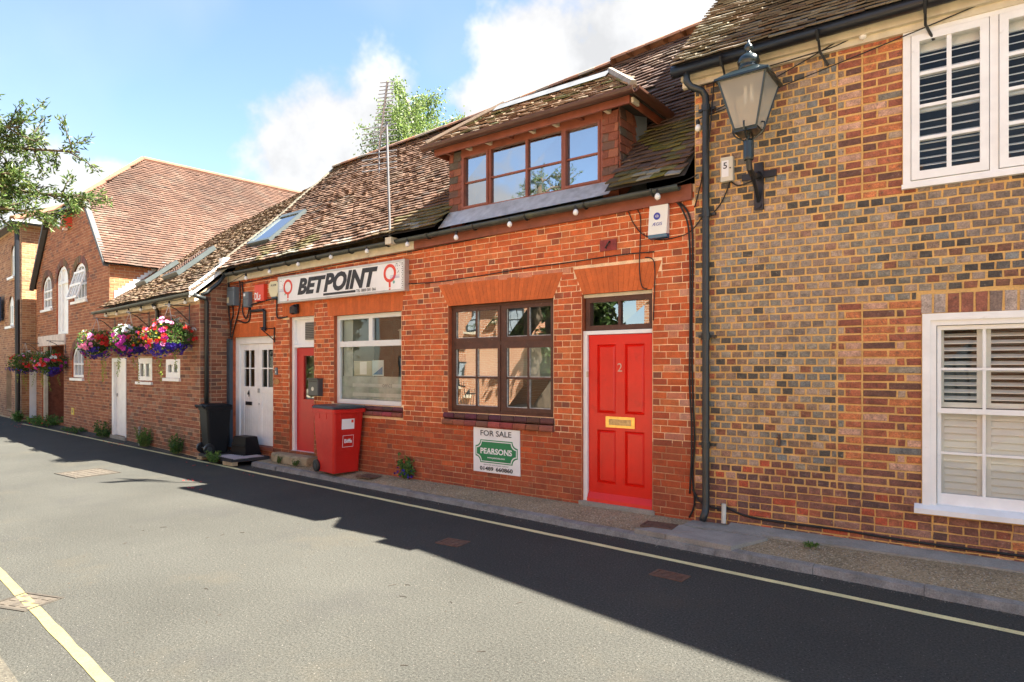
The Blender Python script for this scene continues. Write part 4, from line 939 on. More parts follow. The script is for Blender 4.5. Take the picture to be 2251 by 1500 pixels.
def PL(u, v):
    X = -12.0-u; y = 5.86-.085*(X+12.09)+v*.755
    return Vector((X, y, zlow(X, y)+.025*nz3(X*.8, y*.8, 4)-.05*math.sin(min(PI, v/4.6*PI))))
gab_right = lambda X, y: 4.44+1.03*((-17.457+.085*(y-6.556))-X)   # right roof slope of the gabled store
b = MB(); n = 24; m = 12; vs = []; fs = []
def lowmask(X, y): return X > -17.45+.085*(y-6.5) or zlow(X, y) > gab_right(X, y)-.05
for j in range(m+1):
    for i in range(n+1): vs.append(PL(-.02+7.5*i/n, 4.65*j/m)-Vector((0, 0, .015)))
for j in range(m):
    for i in range(n):
        c = vs[j*(n+1)+i+1]
        if lowmask(c.x, c.y) : fs.append((j*(n+1)+i+1, j*(n+1)+i, (j+1)*(n+1)+i, (j+1)*(n+1)+i+1))
b.add(vs, fs); b.quad((-11.98, 9.35, 6.2), (-19.5, 9.35, 5.2), (-19.5, 12, 4), (-11.98, 12, 4)); roof = build('roof', b, M_under, low)
PL2 = lambda u, v: PL(7.5-u, v)
lowt = lambda u, v, p, rg: mixc(pick(rg, [(4, (.17, .105, .066)), (3, (.14, .078, .048)), (2, (.20, .135, .09)), (2, (.105, .062, .04))]), (.21, .18, .11) if nz3(u*1.7, v*1.7, 5) > .1 else (.12, .10, .05), rg.uniform(0, .5))
def lmask(u, v):
    p = PL2(u, v)
    return lowmask(p.x, p.y)
pcs = tiles(PL2, 0, 7.52, 0, 4.6, .168, .1, lowt, random.Random(15), lmask, jit=1.9); build_pieces(pcs, 'roof_tile', 'small_roof_tiles', M_tile, roof)
# two flush roof lights seen edge-on
for (x0, x1, y0, y1) in ((-16.95, -16.4, 6.98, 7.75), (-15.0, -14.3, 6.75, 7.6)):
    P4 = lambda x, y, h: Vector((x, y-.6*h, zlow(x, y)+.75*h+.02)); q = MB(); q.add([P4(x0, y0, 0), P4(x1, y0, 0), P4(x1, y1, 0), P4(x0, y1, 0), P4(x0, y0, .1), P4(x1, y0, .1), P4(x1, y1, .1), P4(x0, y1, .1)], [(0,1,5,4),(1,2,6,5),(2,3,7,6),(3,0,4,7),(4,5,6,7)])
    rw = build('roof_light', q, mat('grey_window_metal'), low); q = MB(); q.quad(P4(x0+.07, y0+.07, .106), P4(x1-.07, y0+.07, .106), P4(x1-.07, y1-.07, .106), P4(x0+.07, y1-.07, .106)); build('pane', q, MATS.get('rg') or G_dormer, rw)
# bargeboard, fascia, gutter, pipes
q = MB(); q.prism([(-12.0, 5.86, 3.08), (-12.0, 6.62, 3.72), (-12.0, 6.62, 3.90), (-12.0, 5.86, 3.26)], (-.04, 0, 0)); q.prism([(-11.99, 6.5, 3.72), (-11.99, 6.68, 3.75), (-11.99, 6.68, 3.93), (-11.99, 6.5, 3.9)], (-.14, 0, 0)); build('bargeboard', q, M_white, low)
q = MB(); LW.box(q, -.1, LEN-.02, 3.02, 3.16, .0, .09); build('fascia_board', q, M_cream, low)
g0, g1 = LW.pt(-.45, 3.13, .22), LW.pt(LEN+.12, 3.17, .20); half_gutter([g1, g0], .06, M_gutgreen, low)
q = MB(); q.tube([(-12.0, 5.93, 3.13), (-11.98, 6.02, 3.1), (-12.02, 6.18, 3.08), (-12.03, 6.2, 3.0), (-12.03, 6.2, .15)], .04, 10); q.tube([(-11.93, 6.55, 3.62), (-11.95, 6.4, 3.4), (-12.0, 6.2, 3.2), (-12.0, 6.08, 3.14)], .035, 8); build('downpipe', q, M_gutter, low, smooth=True)
q = MB(); u = lu(-14.1); q.tube([LW.pt(u, 3.1, .15), LW.pt(u, 2.95, .06), LW.pt(u, 2.3, .06)], .04, 10); build('downpipe', q, M_black, low, smooth=True)
W.one_box('corner_post', -12.09, -11.975, .2, 2.33, -.02, .07, M_slate, shop)
q = MB(); q.tube([LW.pt(lu(-15.1), 0.03, .08), LW.pt(lu(-15.1), .45, .08)], .03, 8); build('vent_stub', q, mat('grey_plastic', (.3, .3, .28)), low)

# ---------------------------------------------------------------- the gabled store
rg = random.Random(51)
store = empty('gabled_brick_store', (-21.1, 6.87, .05), 'tall brown brick store with half hipped tiled gable and arched white windows', 'building')
G0 = LP-dL*7.38; GW = Wall((G0.x, G0.y), dL); gu = lambda X: (X-G0.x)/.9964; GL = 7.38
nB = Vector((.08469, .9964, 0)); EA, CUT, RG = 4.44, 6.27, 8.16
half = GL/2; sl = (RG-EA)/half
gtop = lambda z: (0, GL) if z < EA else ((z-EA)/sl, GL-(z-EA)/sl)
o1 = (gu(-24.02), gu(-22.85), 3.55, 4.58); o2 = (gu(-22.34), gu(-21.1), 2.72, 4.72); o3 = (gu(-20.62), gu(-19.32), 3.58, 4.62); o4 = (gu(-20.7), gu(-19.6), 1.46, 2.36); o5 = (gu(-24.04), gu(-21.57), .12, 2.42)
b = MB()
zt = lambda u: min(CUT, EA+min(u, GL-u)*sl)
wall_sheet(GW, b, 0, GL, zt, 0, [o1, o2, o3, o4, o5], .14, .4, MB())
for o_ in (o1, o2, o3, o4, o5):
    jb = MB(); wall_sheet(GW, MB(), 0, GL, 3, 0, [o_], .14, None, jb); build('window_jamb', jb, M_jamb, store)
SR = Wall((LP.x, LP.y), nB); b.quad(SR.pt(0, 0), SR.pt(11, 0), SR.pt(11, EA), SR.pt(0, EA)); SLf = Wall((G0.x, G0.y), nB); b.quad(SLf.pt(0, 0), SLf.pt(11, 0), SLf.pt(11, EA), SLf.pt(0, EA))
b.quad(SR.pt(11, 0), SLf.pt(11, 0), SLf.pt(11, EA), SR.pt(11, EA))
wall = build('wall', b, M_mortar_l, store)
gcol = lambda u, z, ln, rg: pick(rg, [(4, (.33, .12, .052)), (3, (.27, .092, .042)), (2, (.37, .15, .072)), (1, (.19, .08, .05))])
scol = lambda u, z, ln, rg: pick(rg, [(4, (.38, .145, .06)), (2, (.32, .11, .05))])
def segarch(o, rise=.14):
    a, c, z0, z1 = o; m = (a+c)/2; h = (c-a)/2
    return lambda z: (a, c) if z0 < z < z1-rise else ((m-h*math.sqrt(max(0, (z1-z)/rise)), m+h*math.sqrt(max(0, (z1-z)/rise))) if z < z1 and z > z0 else None)
pcs = brick_course_wall(GW, .05, CUT, .0755, 0, GL, stp, .010, [o1, o2, o3, o4, o5], gcol, rg, jit=.002, topfn=gtop); pcs += brick_course_wall(SR, 3.2, EA-.05, .0755, 0, 2.2, stp, .010, [], scol, rg, jit=.002)
build_pieces(pcs, 'brick', 'small_bricks', M_brick, wall)
def arched(o, name, nb, rows, tilt=0, door=False):
    a, c, z0, z1 = o; h = (c-a)/2; m = (a+c)/2; rise = h*.75; b = MB(); n = 8
    arc = [(m+h*math.cos(PI*i/n), z1-rise+rise*math.sin(PI*i/n)) for i in range(n+1)]
    inn = [(m+(h-.09)*math.cos(PI*i/n), z1-rise+(rise-.09)*math.sin(PI*i/n)) for i in range(n+1)]
    off = -.03
    sp = MB()                                            # brick infill of the square opening above the arch
    for i in range(n): sp.add([GW.pt(*arc[i], .004), GW.pt(*arc[i+1], .004), GW.pt(arc[i+1][0], z1+.01, .004), GW.pt(arc[i][0], z1+.01, .004)], [(0, 1, 2, 3)], (.20, .085, .05))
    for i in range(n):
        for (p, q_, r_, s_) in ((arc[i], arc[i+1], inn[i+1], inn[i]),): GW.poly(b, [p, q_, r_, s_], off-.06, off)
    GW.box(b, a, a+.09, z0, z1-rise, off-.06, off); GW.box(b, c-.09, c, z0, z1-rise, off-.06, off); GW.box(b, a+.09, c-.09, z0, z0+.09, off-.06, off)
    if door:
        GW.box(b, a+.35, a+.41, z0, z1-.1, off-.06, off+.0); GW.box(b, a+.09, c-.09, z1-rise-.05, z1-rise+.02, off-.055, off)
    else:
        for i in range(1, nb): x = a+.09+(c-a-.18)*i/nb; GW.box(b, x-.03, x+.03, z0+.09, z1-.12, off-.05, off-.005)
        for j in range(1, rows): z = z0+.09+(z1-z0-.3)*j/rows; GW.box(b, a+.09, c-.09, z-.025, z+.025, off-.049, off-.006)
    win = build(name, b, M_white, store); build('arch_infill', sp, M_brick, win, colors=True)
    vo = MB(); k = 11                                    # arch ring of voussoirs
    for i in range(k):
        t0, t1 = PI*i/k+.02, PI*(i+1)/k-.02; f = lambda t, e: (m+(h+e)*math.cos(t), z1-rise+(rise+e)*math.sin(t)); GW.poly(vo, [f(t0, .01), f(t0, .2), f(t1, .2), f(t1, .01)], -.01, .012, tuple(v*rg.uniform(.7, 1.2) for v in (.17, .085, .05)))
    build('arch_ring', vo, M_brick, win, colors=True)
    p = MB(); p.add([GW.pt(x, z, off-.05) for x, z in [(a+.05, z0+.05), (c-.05, z0+.05)]+inn], [tuple(range(len(inn)+2))])
    build('door_boarding' if door else 'pane', p, M_white if door else G_house, win)
    if not door:
        GW.one_box('window_sill', a-.06, c+.06, z0-.07, z0, -.05, .06, M_white, win); GW.one_box('window_backing', a, c, z0, z1, -.5, -.45, M_pale, win)
    return win
arched(o1, 'arched_window', 3, 3); arched(o3, 'arched_window', 4, 2); arched(o4, 'arched_window', 3, 2); arched(o2, 'loading_door', 0, 0, door=True)
# the right upper window's sash hangs open, tilted out at the foot
q = MB(); a, c, z0, z1 = o3
for (x0, x1, p, q_) in ((a+.12, a+.19, 0, 1), (c-.19, c-.12, 0, 1), ((a+c)/2-.03, (a+c)/2+.03, 0, 1), (a+.42, a+.46, 0, 1), (c-.46, c-.42, 0, 1)):
    q.prism([GW.pt(x0, z0+.04, .22), GW.pt(x1, z0+.04, .22), GW.pt(x1, z1-.22, .0), GW.pt(x0, z1-.22, .0)], -GW.n*.04)
for t in (0, .47, .93):
    za = z0+.04+(z1-.26-z0)*t; o_ = .22*(1-t); GW.box(q, a+.13, c-.13, za, za+.06, o_-.04, o_+.002)
build('open_sash', q, M_white, store)
GW.one_box('lintel_board', gu(-24.45), gu(-21.33), 2.42, 2.73, -.02, .04, mat('pink_white_board', (.62, .52, .46), rough=.7, var=.2, vscale=5, patches=[((.42, .12, .10), 8, .6, .08, .4)]), store)
r = MB(); a, c, z0, z1 = o5
for A in (((a, z0), (a, z1)), ((a, z1), (c, z1)), ((c, z1), (c, z0)), ((c, z0), (a, z0))): r.quad(GW.pt(*A[0], -.1), GW.pt(*A[1], -.1), GW.pt(*A[1], -1.6), GW.pt(*A[0], -1.6))
r.quad(*[GW.pt(x, z, -1.6) for x, z in ((a, z0), (c, z0), (c, z1), (a, z1))]); pr = build('porch', r, mat('porch_brick', (.22, .075, .04), var=.3, vscale=9), store)
BW = Wall((GW.pt(0, 0, -1.595).x, GW.pt(0, 0, -1.595).y), dL); pcs = brick_course_wall(BW, .14, 2.4, .0755, a, c, stp, .011, [(gu(-22.6), gu(-21.6), 1.1, 1.9)], gcol, rg); PWl = Wall((GW.pt(a, 0, -1.6).x+.004, GW.pt(a, 0, -1.6).y), -GW.n*-1)
m_ = MB()
for p_ in pcs: m_.add(p_[0].v, p_[0].f, None); m_.c[-len(p_[0].v):] = p_[0].c
build('porch_bricks', m_, M_brick, pr, colors=True, kind='stuff')
window(BW, store, gu(-22.6), gu(-21.6), 1.1, 1.9, .02, [], [], M_white, G_house, .1, .03, .06, room=None, name='porch_window')
q = MB(); GW.box(q, a+.03, a+.12, .1, 2.42, -.12, -.02); build('porch_post', q, M_cream, store)
# roof of the store
Cf = GW.pt(half, 0); ov = .25
Rp = lambda s, z: Vector((Cf.x+nB.x*s, Cf.y+nB.y*s, z))
re0, re1 = SR.pt(-.15, EA-ov*sl*.6, .18), SR.pt(11, EA-ov*sl*.6, .18); le0, le1 = SLf.pt(-.15, EA-.15, -.18), SLf.pt(11, EA-.15, -.18)
rd0, rd1 = Rp(1.95, RG), Rp(11, RG)
cr = GW.pt(GL-(CUT-EA)/sl, CUT, .15); cl = GW.pt((CUT-EA)/sl, CUT, .15)
b = MB(); b.add([re0, re1, rd1, rd0, cr], [(0, 1, 2, 3, 4)]); b.add([le1, le0, cl, rd0, rd1], [(0, 1, 2, 3, 4)]); b.add([cr, rd0, cl], [(0, 1, 2)]); b.add([rd1, re1, le1], [(0, 1, 2)])
roof = build('roof', b, M_under, store)
ey = (rd0-Vector((SR.pt(2.1, 0).x, SR.pt(2.1, 0).y, EA))); 
def PS(u, v):
    s = v/5.3; e = SR.pt(u-.15, EA-.15, .18); r_ = Rp(u-.15, RG); p = e.lerp(r_, s); return p+Vector((0, 0, .02*nz3(p.x, p.y, 6)+.01))
zc = (CUT-EA+.15)/(RG-EA+.15)
def smask(u, v):
    s = v/5.3
    return s < zc or u > .0+2.1*(s-zc)/(1-zc)
stcol = lambda u, v, p, rg: mixc(pick(rg, [(4, (.098, .051, .033)), (3, (.09, .046, .03)), (2, (.108, .058, .039)), (1, (.075, .04, .028))]), (.13, .108, .083), max(0, nz3(u*2.2, v*2.2, 9)*.6))
pcs = tiles(PS, 0, 11, 0, 5.2, .168, .1, stcol, random.Random(17), smask, jit=.8); build_pieces(pcs, 'roof_tile', 'small_roof_tiles', M_tile, roof, 300)
def PHp(u, v):
    s = v/2.75; return cl.lerp(rd0, s).lerp(cr.lerp(rd0, s), u/3.8)+Vector((0, 0, .02))
pcs = tiles(lambda u, v: (cl+(cr-cl)*(u/(cr-cl).length)).lerp(rd0+(cr-cl)*((u/(cr-cl).length-.5)), v/2.75), 0, (cr-cl).length, 0, 2.7, .168, .1, lambda *a: pick(a[3], [(2, (.17, .085, .052)), (1, (.15, .07, .045))]), random.Random(18), lambda u, v: abs(u/(cr-cl).length-.5) < .5*(1-v/2.75)+.02)
build_pieces(pcs, 'roof_tile', 'small_roof_tiles', M_tile, roof, 0)
M_ridge = mat('terracotta_ridge', (.19, .085, .05), rough=.85, var=.2, vscale=6, bump=.3)
q = MB(); q.tube([rd0+Vector((0, 0, .03)), rd1+Vector((0, 0, .03))], .09, 8); q.tube([cr+Vector((0, 0, .03)), rd0+Vector((0, 0, .05))], .07, 8); q.tube([cl+Vector((0, 0, .03)), rd0+Vector((0, 0, .05))], .07, 8); build('ridge_tiles', q, M_ridge, roof)
q = MB(); n_ = GW.n*.12
for (A, B) in ((GW.pt(-.12, EA-.2, .05), GW.pt((CUT-EA)/sl, CUT+.02, .05)), (GW.pt(GL+.12, EA-.2, .05), GW.pt(GL-(CUT-EA)/sl, CUT+.02, .05))): q.prism([A, B, B+Vector((0, 0, .13)), A+Vector((0, 0, .13))], n_)
build('bargeboard', q, mat('pale_board', (.07, .07, .068), rough=.6, var=.15), store)
q = MB(); q.tube([cl-Vector((0, 0, .08)), cr-Vector((0, 0, .08))], .06, 8)
build('gable_gutter', q, M_gutter, store)
q = MB()
for i in range(14): u = (CUT-EA)/sl+.1+i*.26; GW.box(q, u, u+.12, CUT-.2, CUT-.06, 0, .06)
build('dentil_course', q, M_red_rub if False else mat('dentil', (.22, .085, .05)), store)
q = MB()                                                 # stepped lead flashing where the low roof meets the store wall
for i in range(14):
    y = .1+i*.085; zz = zlow(SR.pt(y, 0).x+.1, SR.pt(y, 0).y); SR.box(q, y, y+.085, zz-.05, zz+.22, .012, .02)
build('stepped_flashing', q, mat('bright_lead', (.62, .64, .66), rough=.35, metal=.3, var=.1), store)

# ---------------------------------------------------------------- the far house at the left edge
rg = random.Random(61)
farh = empty('far_brick_house', (-27, 7.0, .05), 'tall brick house at the left edge with black corner downpipe', 'building')
FL = 6.0; F1 = Vector((-25.2, 6.89, 0)); F0 = F1-dL*FL; FW = Wall((F0.x, F0.y), dL); FS = Wall((F1.x, F1.y), nB); fu = lambda X: (X-F0.x)/.9964; FE = 6.42
w1 = (fu(-26.8), fu(-26.05), 4.8, 5.9); w2 = (fu(-27.15), fu(-26.35), 3.15, 4.2); w3 = (fu(-27.5), fu(-26.7), .3, 1.72)
b = MB(); wall_sheet(FW, b, 0, FL, FE, 0, [w1, w2, w3], .2); b.quad(FS.pt(0, 0), FS.pt(9, 0), FS.pt(9, FE), FS.pt(0, FE)); b.quad(FW.pt(0, 0), FW.pt(0, FE), FW.pt(0, FE, -9), FW.pt(0, 0, -9)); b.quad(FW.pt(0, 0, -9), FW.pt(FL, 0, -9), FW.pt(FL, FE, -9), FW.pt(0, FE, -9))
wall = build('wall', b, M_mortar_l, farh)
fcol = lambda u, z, ln, rg: pick(rg, [(4, (.36, .17, .085)), (3, (.30, .13, .065)), (2, (.42, .22, .12)), (1, (.22, .10, .06))])
pcs = brick_course_wall(FW, .05, FE, .075, 0, FL, stp, .012, [w1, w2, w3], fcol, rg, jit=.002); pcs += brick_course_wall(FS, .05, FE, .075, 0, 3.0, stp, .012, [], lambda u, z, l, r: pick(r, [(4, (.40, .20, .09)), (2, (.34, .15, .07)), (1, (.26, .12, .06))]), rg, jit=.002)
build_pieces(pcs, 'brick', 'small_bricks', M_brick, wall, 0)
for o in (w1, w2):
    a, c, z0, z1 = o; b = MB(); h = (c-a)/2; m = (a+c)/2; n = 8
    b.prism([FW.pt(a, z0, -.04), FW.pt(c, z0, -.04)]+[FW.pt(m+h*math.cos(PI*i/n), z1-.35+.35*math.sin(PI*i/n), -.04) for i in range(n+1)], -FW.n*.05); win = build('arched_window', b, M_white, farh)
    FW.one_box('window_sill', a-.1, c+.1, z0-.08, z0, -.04, .1, M_white, win)
    s = MB()
    for i in range(n): s.add([FW.pt(m+h*math.cos(PI*i/n), z1-.35+.35*math.sin(PI*i/n), .003), FW.pt(m+h*math.cos(PI*(i+1)/n), z1-.35+.35*math.sin(PI*(i+1)/n), .003), FW.pt(m+h*math.cos(PI*(i+1)/n), z1+.02, .003), FW.pt(m+h*math.cos(PI*i/n), z1+.02, .003)], [(0, 1, 2, 3)], (.3, .13, .07))
    build('arch_infill', s, M_brick, win, colors=True)
    for i in range(3): FW.one_box('glazing_bar', a+h*2*(i+.5)/3-.04, a+h*2*(i+.5)/3+.04, z0+.12, z1-.35, -.038, -.034, mat('pane_grey', (.35, .38, .38), rough=.2), win)
FW.one_box('niche_backing', w3[0], w3[1], w3[2], w3[3], -.5, -.4, mat('dark_niche', (.08, .03, .03)), farh)
q = MB(); q.tube([FW.pt(FL-.02, FE-.15, .12), FW.pt(FL-.02, .1, .1)], .07, 8); build('downpipe', q, M_black, farh)
rz = FE+1.9; q = MB(); a_, b_, c_, d_ = FW.pt(-.3, FE, .3), FW.pt(FL+.3, FE, .3), FW.pt(FL+.3, FE, -9.3), FW.pt(-.3, FE, -9.3); r0, r1 = FW.pt(FL/2, rz, -3), FW.pt(FL/2, rz, -6)
q.add([a_, b_, c_, d_, r0, r1], [(0, 1, 4), (1, 2, 5, 4), (2, 3, 5), (3, 0, 4, 5), (0, 3, 2, 1)]); rf = build('roof', q, mat('slates', (.09, .095, .105), rough=.6, var=.25, vscale=5, bump=.5, bscale=8), farh)
q = MB(); q.tube([b_+Vector((0, 0, .06)), r0+Vector((0, 0, .06)), a_+Vector((0, 0, .06))], .1, 6); q.tube([r0, r1], .1, 6); build('ridge_tiles', q, M_ridge, rf)
q = MB(); q.tube([a_, b_, c_], .07, 6); build('gutter', q, M_gutter, farh)
# white door in the gap between the far house and the store
q = MB(); FS.box(q, .2, .55, .1, 2.0, -.02, .03); gd = build('side_door', q, M_white, farh)

# ---------------------------------------------------------------- signs and boxes on the walls
M_signred = mat('sign_red', (.72, .06, .03), rough=.4, var=.04)
def ring(w, mb, cu, cz, r0, r1, off, n=28, t0=0, t1=2*PI):
    for i in range(n):
        a, c = t0+(t1-t0)*i/n, t0+(t1-t0)*(i+1)/n
        mb.quad(w.pt(cu+r0*math.cos(a), cz+r0*math.sin(a), off), w.pt(cu+r1*math.cos(a), cz+r1*math.sin(a), off), w.pt(cu+r1*math.cos(c), cz+r1*math.sin(c), off), w.pt(cu+r0*math.cos(c), cz+r0*math.sin(c), off))
sg = empty('shop_sign', (-8.65, 6.62, 2.92), 'long white shop sign reading BETPOINT over the shop window', 'sign')
u0, u1, z0, z1 = -10.277, -7.018, 2.925, 3.375
b = MB(); W.box(b, u0, u1, z0, z1, .01, .09); build('sign_panel', b, M_plate_w, sg)
b = MB()
for A in ((u0-.012, u1+.012, z0-.012, z0+.022), (u0-.012, u1+.012, z1-.022, z1+.012), (u0-.012, u0+.022, z0+.022, z1-.022), (u1-.022, u1+.012, z0+.022, z1-.022)): W.box(b, *A, .005, .097)
build('sign_frame', b, mat('aluminium', (.55, .55, .52), rough=.4, metal=.6, var=.1), sg)
build('sign_lettering', text_mb('BET', .255, lambda x, y: W.pt(-9.70+x, 3.045+y, .093), .28, .05, width=.80), M_ink, sg)
build('sign_lettering', text_mb('POINT', .275, lambda x, y: W.pt(-8.965+x, 3.045+y, .093), .28, .05, width=1.36), M_ink, sg)
W.one_box('underline', -8.97, -8.14, 2.968, 3.005, .09, .093, M_ink, sg)
build('small_lettering', text_mb('TEL 0800 581 066', .045, lambda x, y: W.pt(-8.12+x, 2.965+y, .0935), 0, .012, width=.47), M_ink, sg)
b = MB(); ring(W, b, -9.985, 3.19, .092, .135, .093); W.box(b, -10.005, -9.965, 2.99, 3.065, .091, .0932); W.box(b, -10.0, -9.97, 2.945, 2.97, .091, .0932)
ring(W, b, -7.335, 3.20, .092, .14, .093); W.box(b, -7.355, -7.315, 2.985, 3.07, .091, .0932); W.box(b, -7.352, -7.318, 2.94, 2.968, .091, .0932); build('red_emblem', b, M_signred, sg)
b = MB(); r5 = random.Random(5)
for i in range(26):
    x, z = r5.uniform(-7.22, -7.07), r5.uniform(3.16, 3.34); s = r5.uniform(.005, .012); W.box(b, x, x+s, z, z+s, .09, .0925)
    x, z = r5.uniform(-10.24, -10.13), r5.uniform(3.16, 3.34); s = r5.uniform(.003, .008); W.box(b, x, x+s, z, z+s, .09, .0925)
for i in range(14):
    for j in range(2): W.box(b, -7.075+.016*((i+j) % 2)+.008*j, -7.063+.016*((i+j) % 2)+.008*j, 2.96+i*.028, 2.972+i*.028, .09, .0922)
build('speckle_print', b, M_ink, sg)
b = MB()
for z in (3.155, 3.135, 3.12): W.box(b, -7.33, -7.12, z, z+.004, .09, .0938); W.box(b, -10.25, -10.10, z, z+.003, .09, .0938)
build('blue_lines', b, mat('violet_print', (.14, .12, .4), var=0), sg)
b = MB(); ring(W, b, -7.245, 3.06, 0, .024, .0925); ring(W, b, -10.07, 3.065, 0, .018, .0925); build('green_dot', b, mat('green_print', (.2, .45, .38), var=0), sg)

fs = empty('for_sale_board', (-5.33, 6.69, .34), 'white and green FOR SALE board below the big brown window', 'sign')
b = MB(); W.poly(b, [(-5.724, .345), (-4.925, .345), (-4.932, .942), (-5.724, .948)], .006, .016); build('board', b, M_plate_w, fs)
M_green = mat('agent_green', (.012, .21, .075), rough=.4, var=.03)
def plaque(x0, x1, z0, z1, r, off, m, nm):
    pts = []
    for (cx, cz, t0) in ((x0, z0, PI/2), (x1, z0, PI), (x1, z1, 1.5*PI), (x0, z1, 0)):
        seg = [(cx+r*math.cos(t0-PI/2*i/5), cz+r*math.sin(t0-PI/2*i/5)) for i in range(6)]; pts += seg
    q = MB(); W.poly(q, pts, off-.001, off); build(nm, q, m, fs)
plaque(-5.685, -4.965, .475, .785, .085, .0175, M_green, 'plaque_edge'); plaque(-5.672, -4.978, .488, .772, .087, .0187, M_plate_w, 'plaque_line'); plaque(-5.66, -4.99, .50, .76, .087, .0199, M_green, 'plaque')
tx = lambda t, x, z, h, wd, m, bold=0, al='CENTER': build('lettering', text_mb(t, h, lambda a, c: W.pt(x+a, z+c, .0212), 0, bold, al, wd), m, fs)
M_grey = mat('grey_lettering', (.075, .078, .085), rough=.5, var=0)
tx('FOR SALE', -5.33, .842, .073, .53, M_grey, .012); tx('PEARSONS', -5.325, .60, .072, .54, M_plate_w, .03); tx('www.pearsons.com', -5.325, .538, .026, .30, M_plate_w, .02); tx('BISHOPS WALTHAM OFFICE', -5.325, .442, .015, .42, M_grey); tx('01489', -5.487, .374, .05, .235, M_ink, .025); tx('660860', -5.185, .374, .05, .285, M_ink, .025)
b = MB()                                                  # serifs of the agent's name
for i in range(8):
    x = -5.595+i*.0675
    for z in (.598, .668): W.box(b, x+.002, x+.03, z, z+.006, .0205, .0214)
build('lettering', b, M_plate_w, fs)

al = empty('alarm_box', (-2.985, 6.66, 3.21), 'white and blue AEGIS alarm box at the right end of the shop', 'alarm box')
b = MB(); u0, u1 = -3.095, -2.875; b.prism([W.pt(u0, 3.26, .0), W.pt(u0, 3.25, .085), W.pt(u0+.02, 3.57, .085), W.pt(u0, 3.58, 0)], W.d*(u1-u0)); build('cover', b, mat('box_white', (.78, .78, .72), rough=.35, var=.03), al)
b = MB(); b.prism([W.pt(u0, 3.205, .0), W.pt(u0, 3.215, .075), W.pt(u0, 3.25, .086), W.pt(u0, 3.26, 0)], W.d*(u1-u0)); build('strobe_lens', b, mat('blue_lens', (.01, .10, .22), rough=.2, var=.05), al)
M_blue = mat('emblem_blue', (.05, .06, .36), rough=.4, var=0)
b = MB(); ring(W, b, -2.985, 3.45, .018, .04, .089); W.box(b, -2.99, -2.98, 3.43, 3.465, .087, .0895); build('emblem', b, M_blue, al); build('lettering', text_mb('ÆGIS', .036, lambda x, y: W.pt(-2.985+x, 3.345+y, .089), .15, 0, 'CENTER'), M_blue, al)

b = MB(); W.box(b, -3.745, -3.525, 3.15, 3.28, .004, .016); pl = empty('wall_plate', (-3.63, 6.69, 3.15), 'dark red tie plate screwed to the bricks above the red door', 'wall plate'); build('plate', b, mat('old_red_paint', (.24, .03, .025), rough=.6, var=.3, vscale=14), pl)
b = MB(); b.tube([W.pt(-3.66, 3.18, .016), W.pt(-3.66, 3.18, .04), W.pt(-3.61, 3.25, .04), W.pt(-3.61, 3.25, .016)], .009, 6); build('hook', b, M_black, pl)

def wallbox(name, label, cat, u0, u1, z0, z1, d, m, bev=.012):
    e = empty(name, W.pt((u0+u1)/2, z0, 0), label, cat); b = MB()
    f = [(u0, z0), (u1, z0), (u1, z1), (u0, z1)]; g = [(u0+bev, z0+bev), (u1-bev, z0+bev), (u1-bev, z1-bev), (u0+bev, z1-bev)]
    b.add([W.pt(*p, .003) for p in f]+[W.pt(*p, d-bev) for p in f]+[W.pt(*p, d) for p in g], [(i, (i+1) % 4, 4+(i+1) % 4, 4+i) for i in range(4)]+[(4+i, 4+(i+1) % 4, 8+(i+1) % 4, 8+i) for i in range(4)]+[(8, 9, 10, 11)])
    build('box_cover', b, m, e); return e
M_gbox = mat('blue_grey_plastic', (.13, .165, .19), rough=.4, var=.06)
e = wallbox('meter_box', 'large grey electricity box high beside the cottage corner', 'junction box', -12.0, -11.74, 2.97, 3.33, .12, M_gbox); W.one_box('warning_label', -11.985, -11.91, 3.02, 3.13, .12, .123, mat('label_cream', (.6, .55, .36), var=.1), e); W.one_box('lid_seam', -12.0, -11.74, 3.26, 3.265, .118, .1215, M_black, e)
e = wallbox('meter_box', 'narrow grey cable box left of the red alarm box', 'junction box', -11.44, -11.27, 2.91, 3.2, .10, M_gbox); W.one_box('box_joint', -11.44, -11.27, 3.06, 3.066, .1, .103, M_black, e); W.one_box('warning_label', -11.42, -11.36, 3.12, 3.17, .1, .102, M_plate_w, e)
e = wallbox('alarm_box', 'red alarm box with white letters left of the shop sign', 'alarm box', -11.08, -10.77, 3.0, 3.31, .08, M_signred, .006); build('lettering', text_mb('DLs', .13, lambda x, y: W.pt(-11.07+x, 3.03+y, .082), 0, .03, width=.2), M_plate_w, e)
e = empty('alarm_box', (-10.44, 6.65, 3.03), 'cream shield shaped bell box beside the shop sign', 'alarm box'); b = MB(); W.poly(b, [(-10.53, 3.05), (-10.35, 3.05), (-10.29, 3.16), (-10.29, 3.28), (-10.35, 3.33), (-10.54, 3.33), (-10.6, 3.27), (-10.6, 3.16)], .003, .085); build('cover', b, mat('box_cream', (.68, .62, .40), rough=.4, var=.05), e)
b = MB(); W.box(b, -10.52, -10.36, 3.02, 3.05, .01, .08); build('strobe_lens', b, M_slate, e); build('lettering', text_mb('ALARM', .04, lambda x, y: W.pt(-10.445+x, 3.24+y, .0865), 0, .01, 'CENTER', .17), M_ink, e)
e = empty('wall_lamp', (-9.82, 6.6, 2.7), 'small black bulkhead lamp above the deep red shop door', 'lamp'); b = MB(); b.tube([W.pt(-9.82, 2.70, .07), W.pt(-9.82, 2.72, .075), W.pt(-9.82, 2.82, .075), W.pt(-9.82, 2.85, .06)], [.04, .08, .08, .04], 12); build('lamp_body', b, M_black, e); W.one_box('lamp_mount', -9.86, -9.78, 2.78, 2.88, .0, .05, M_black, e)
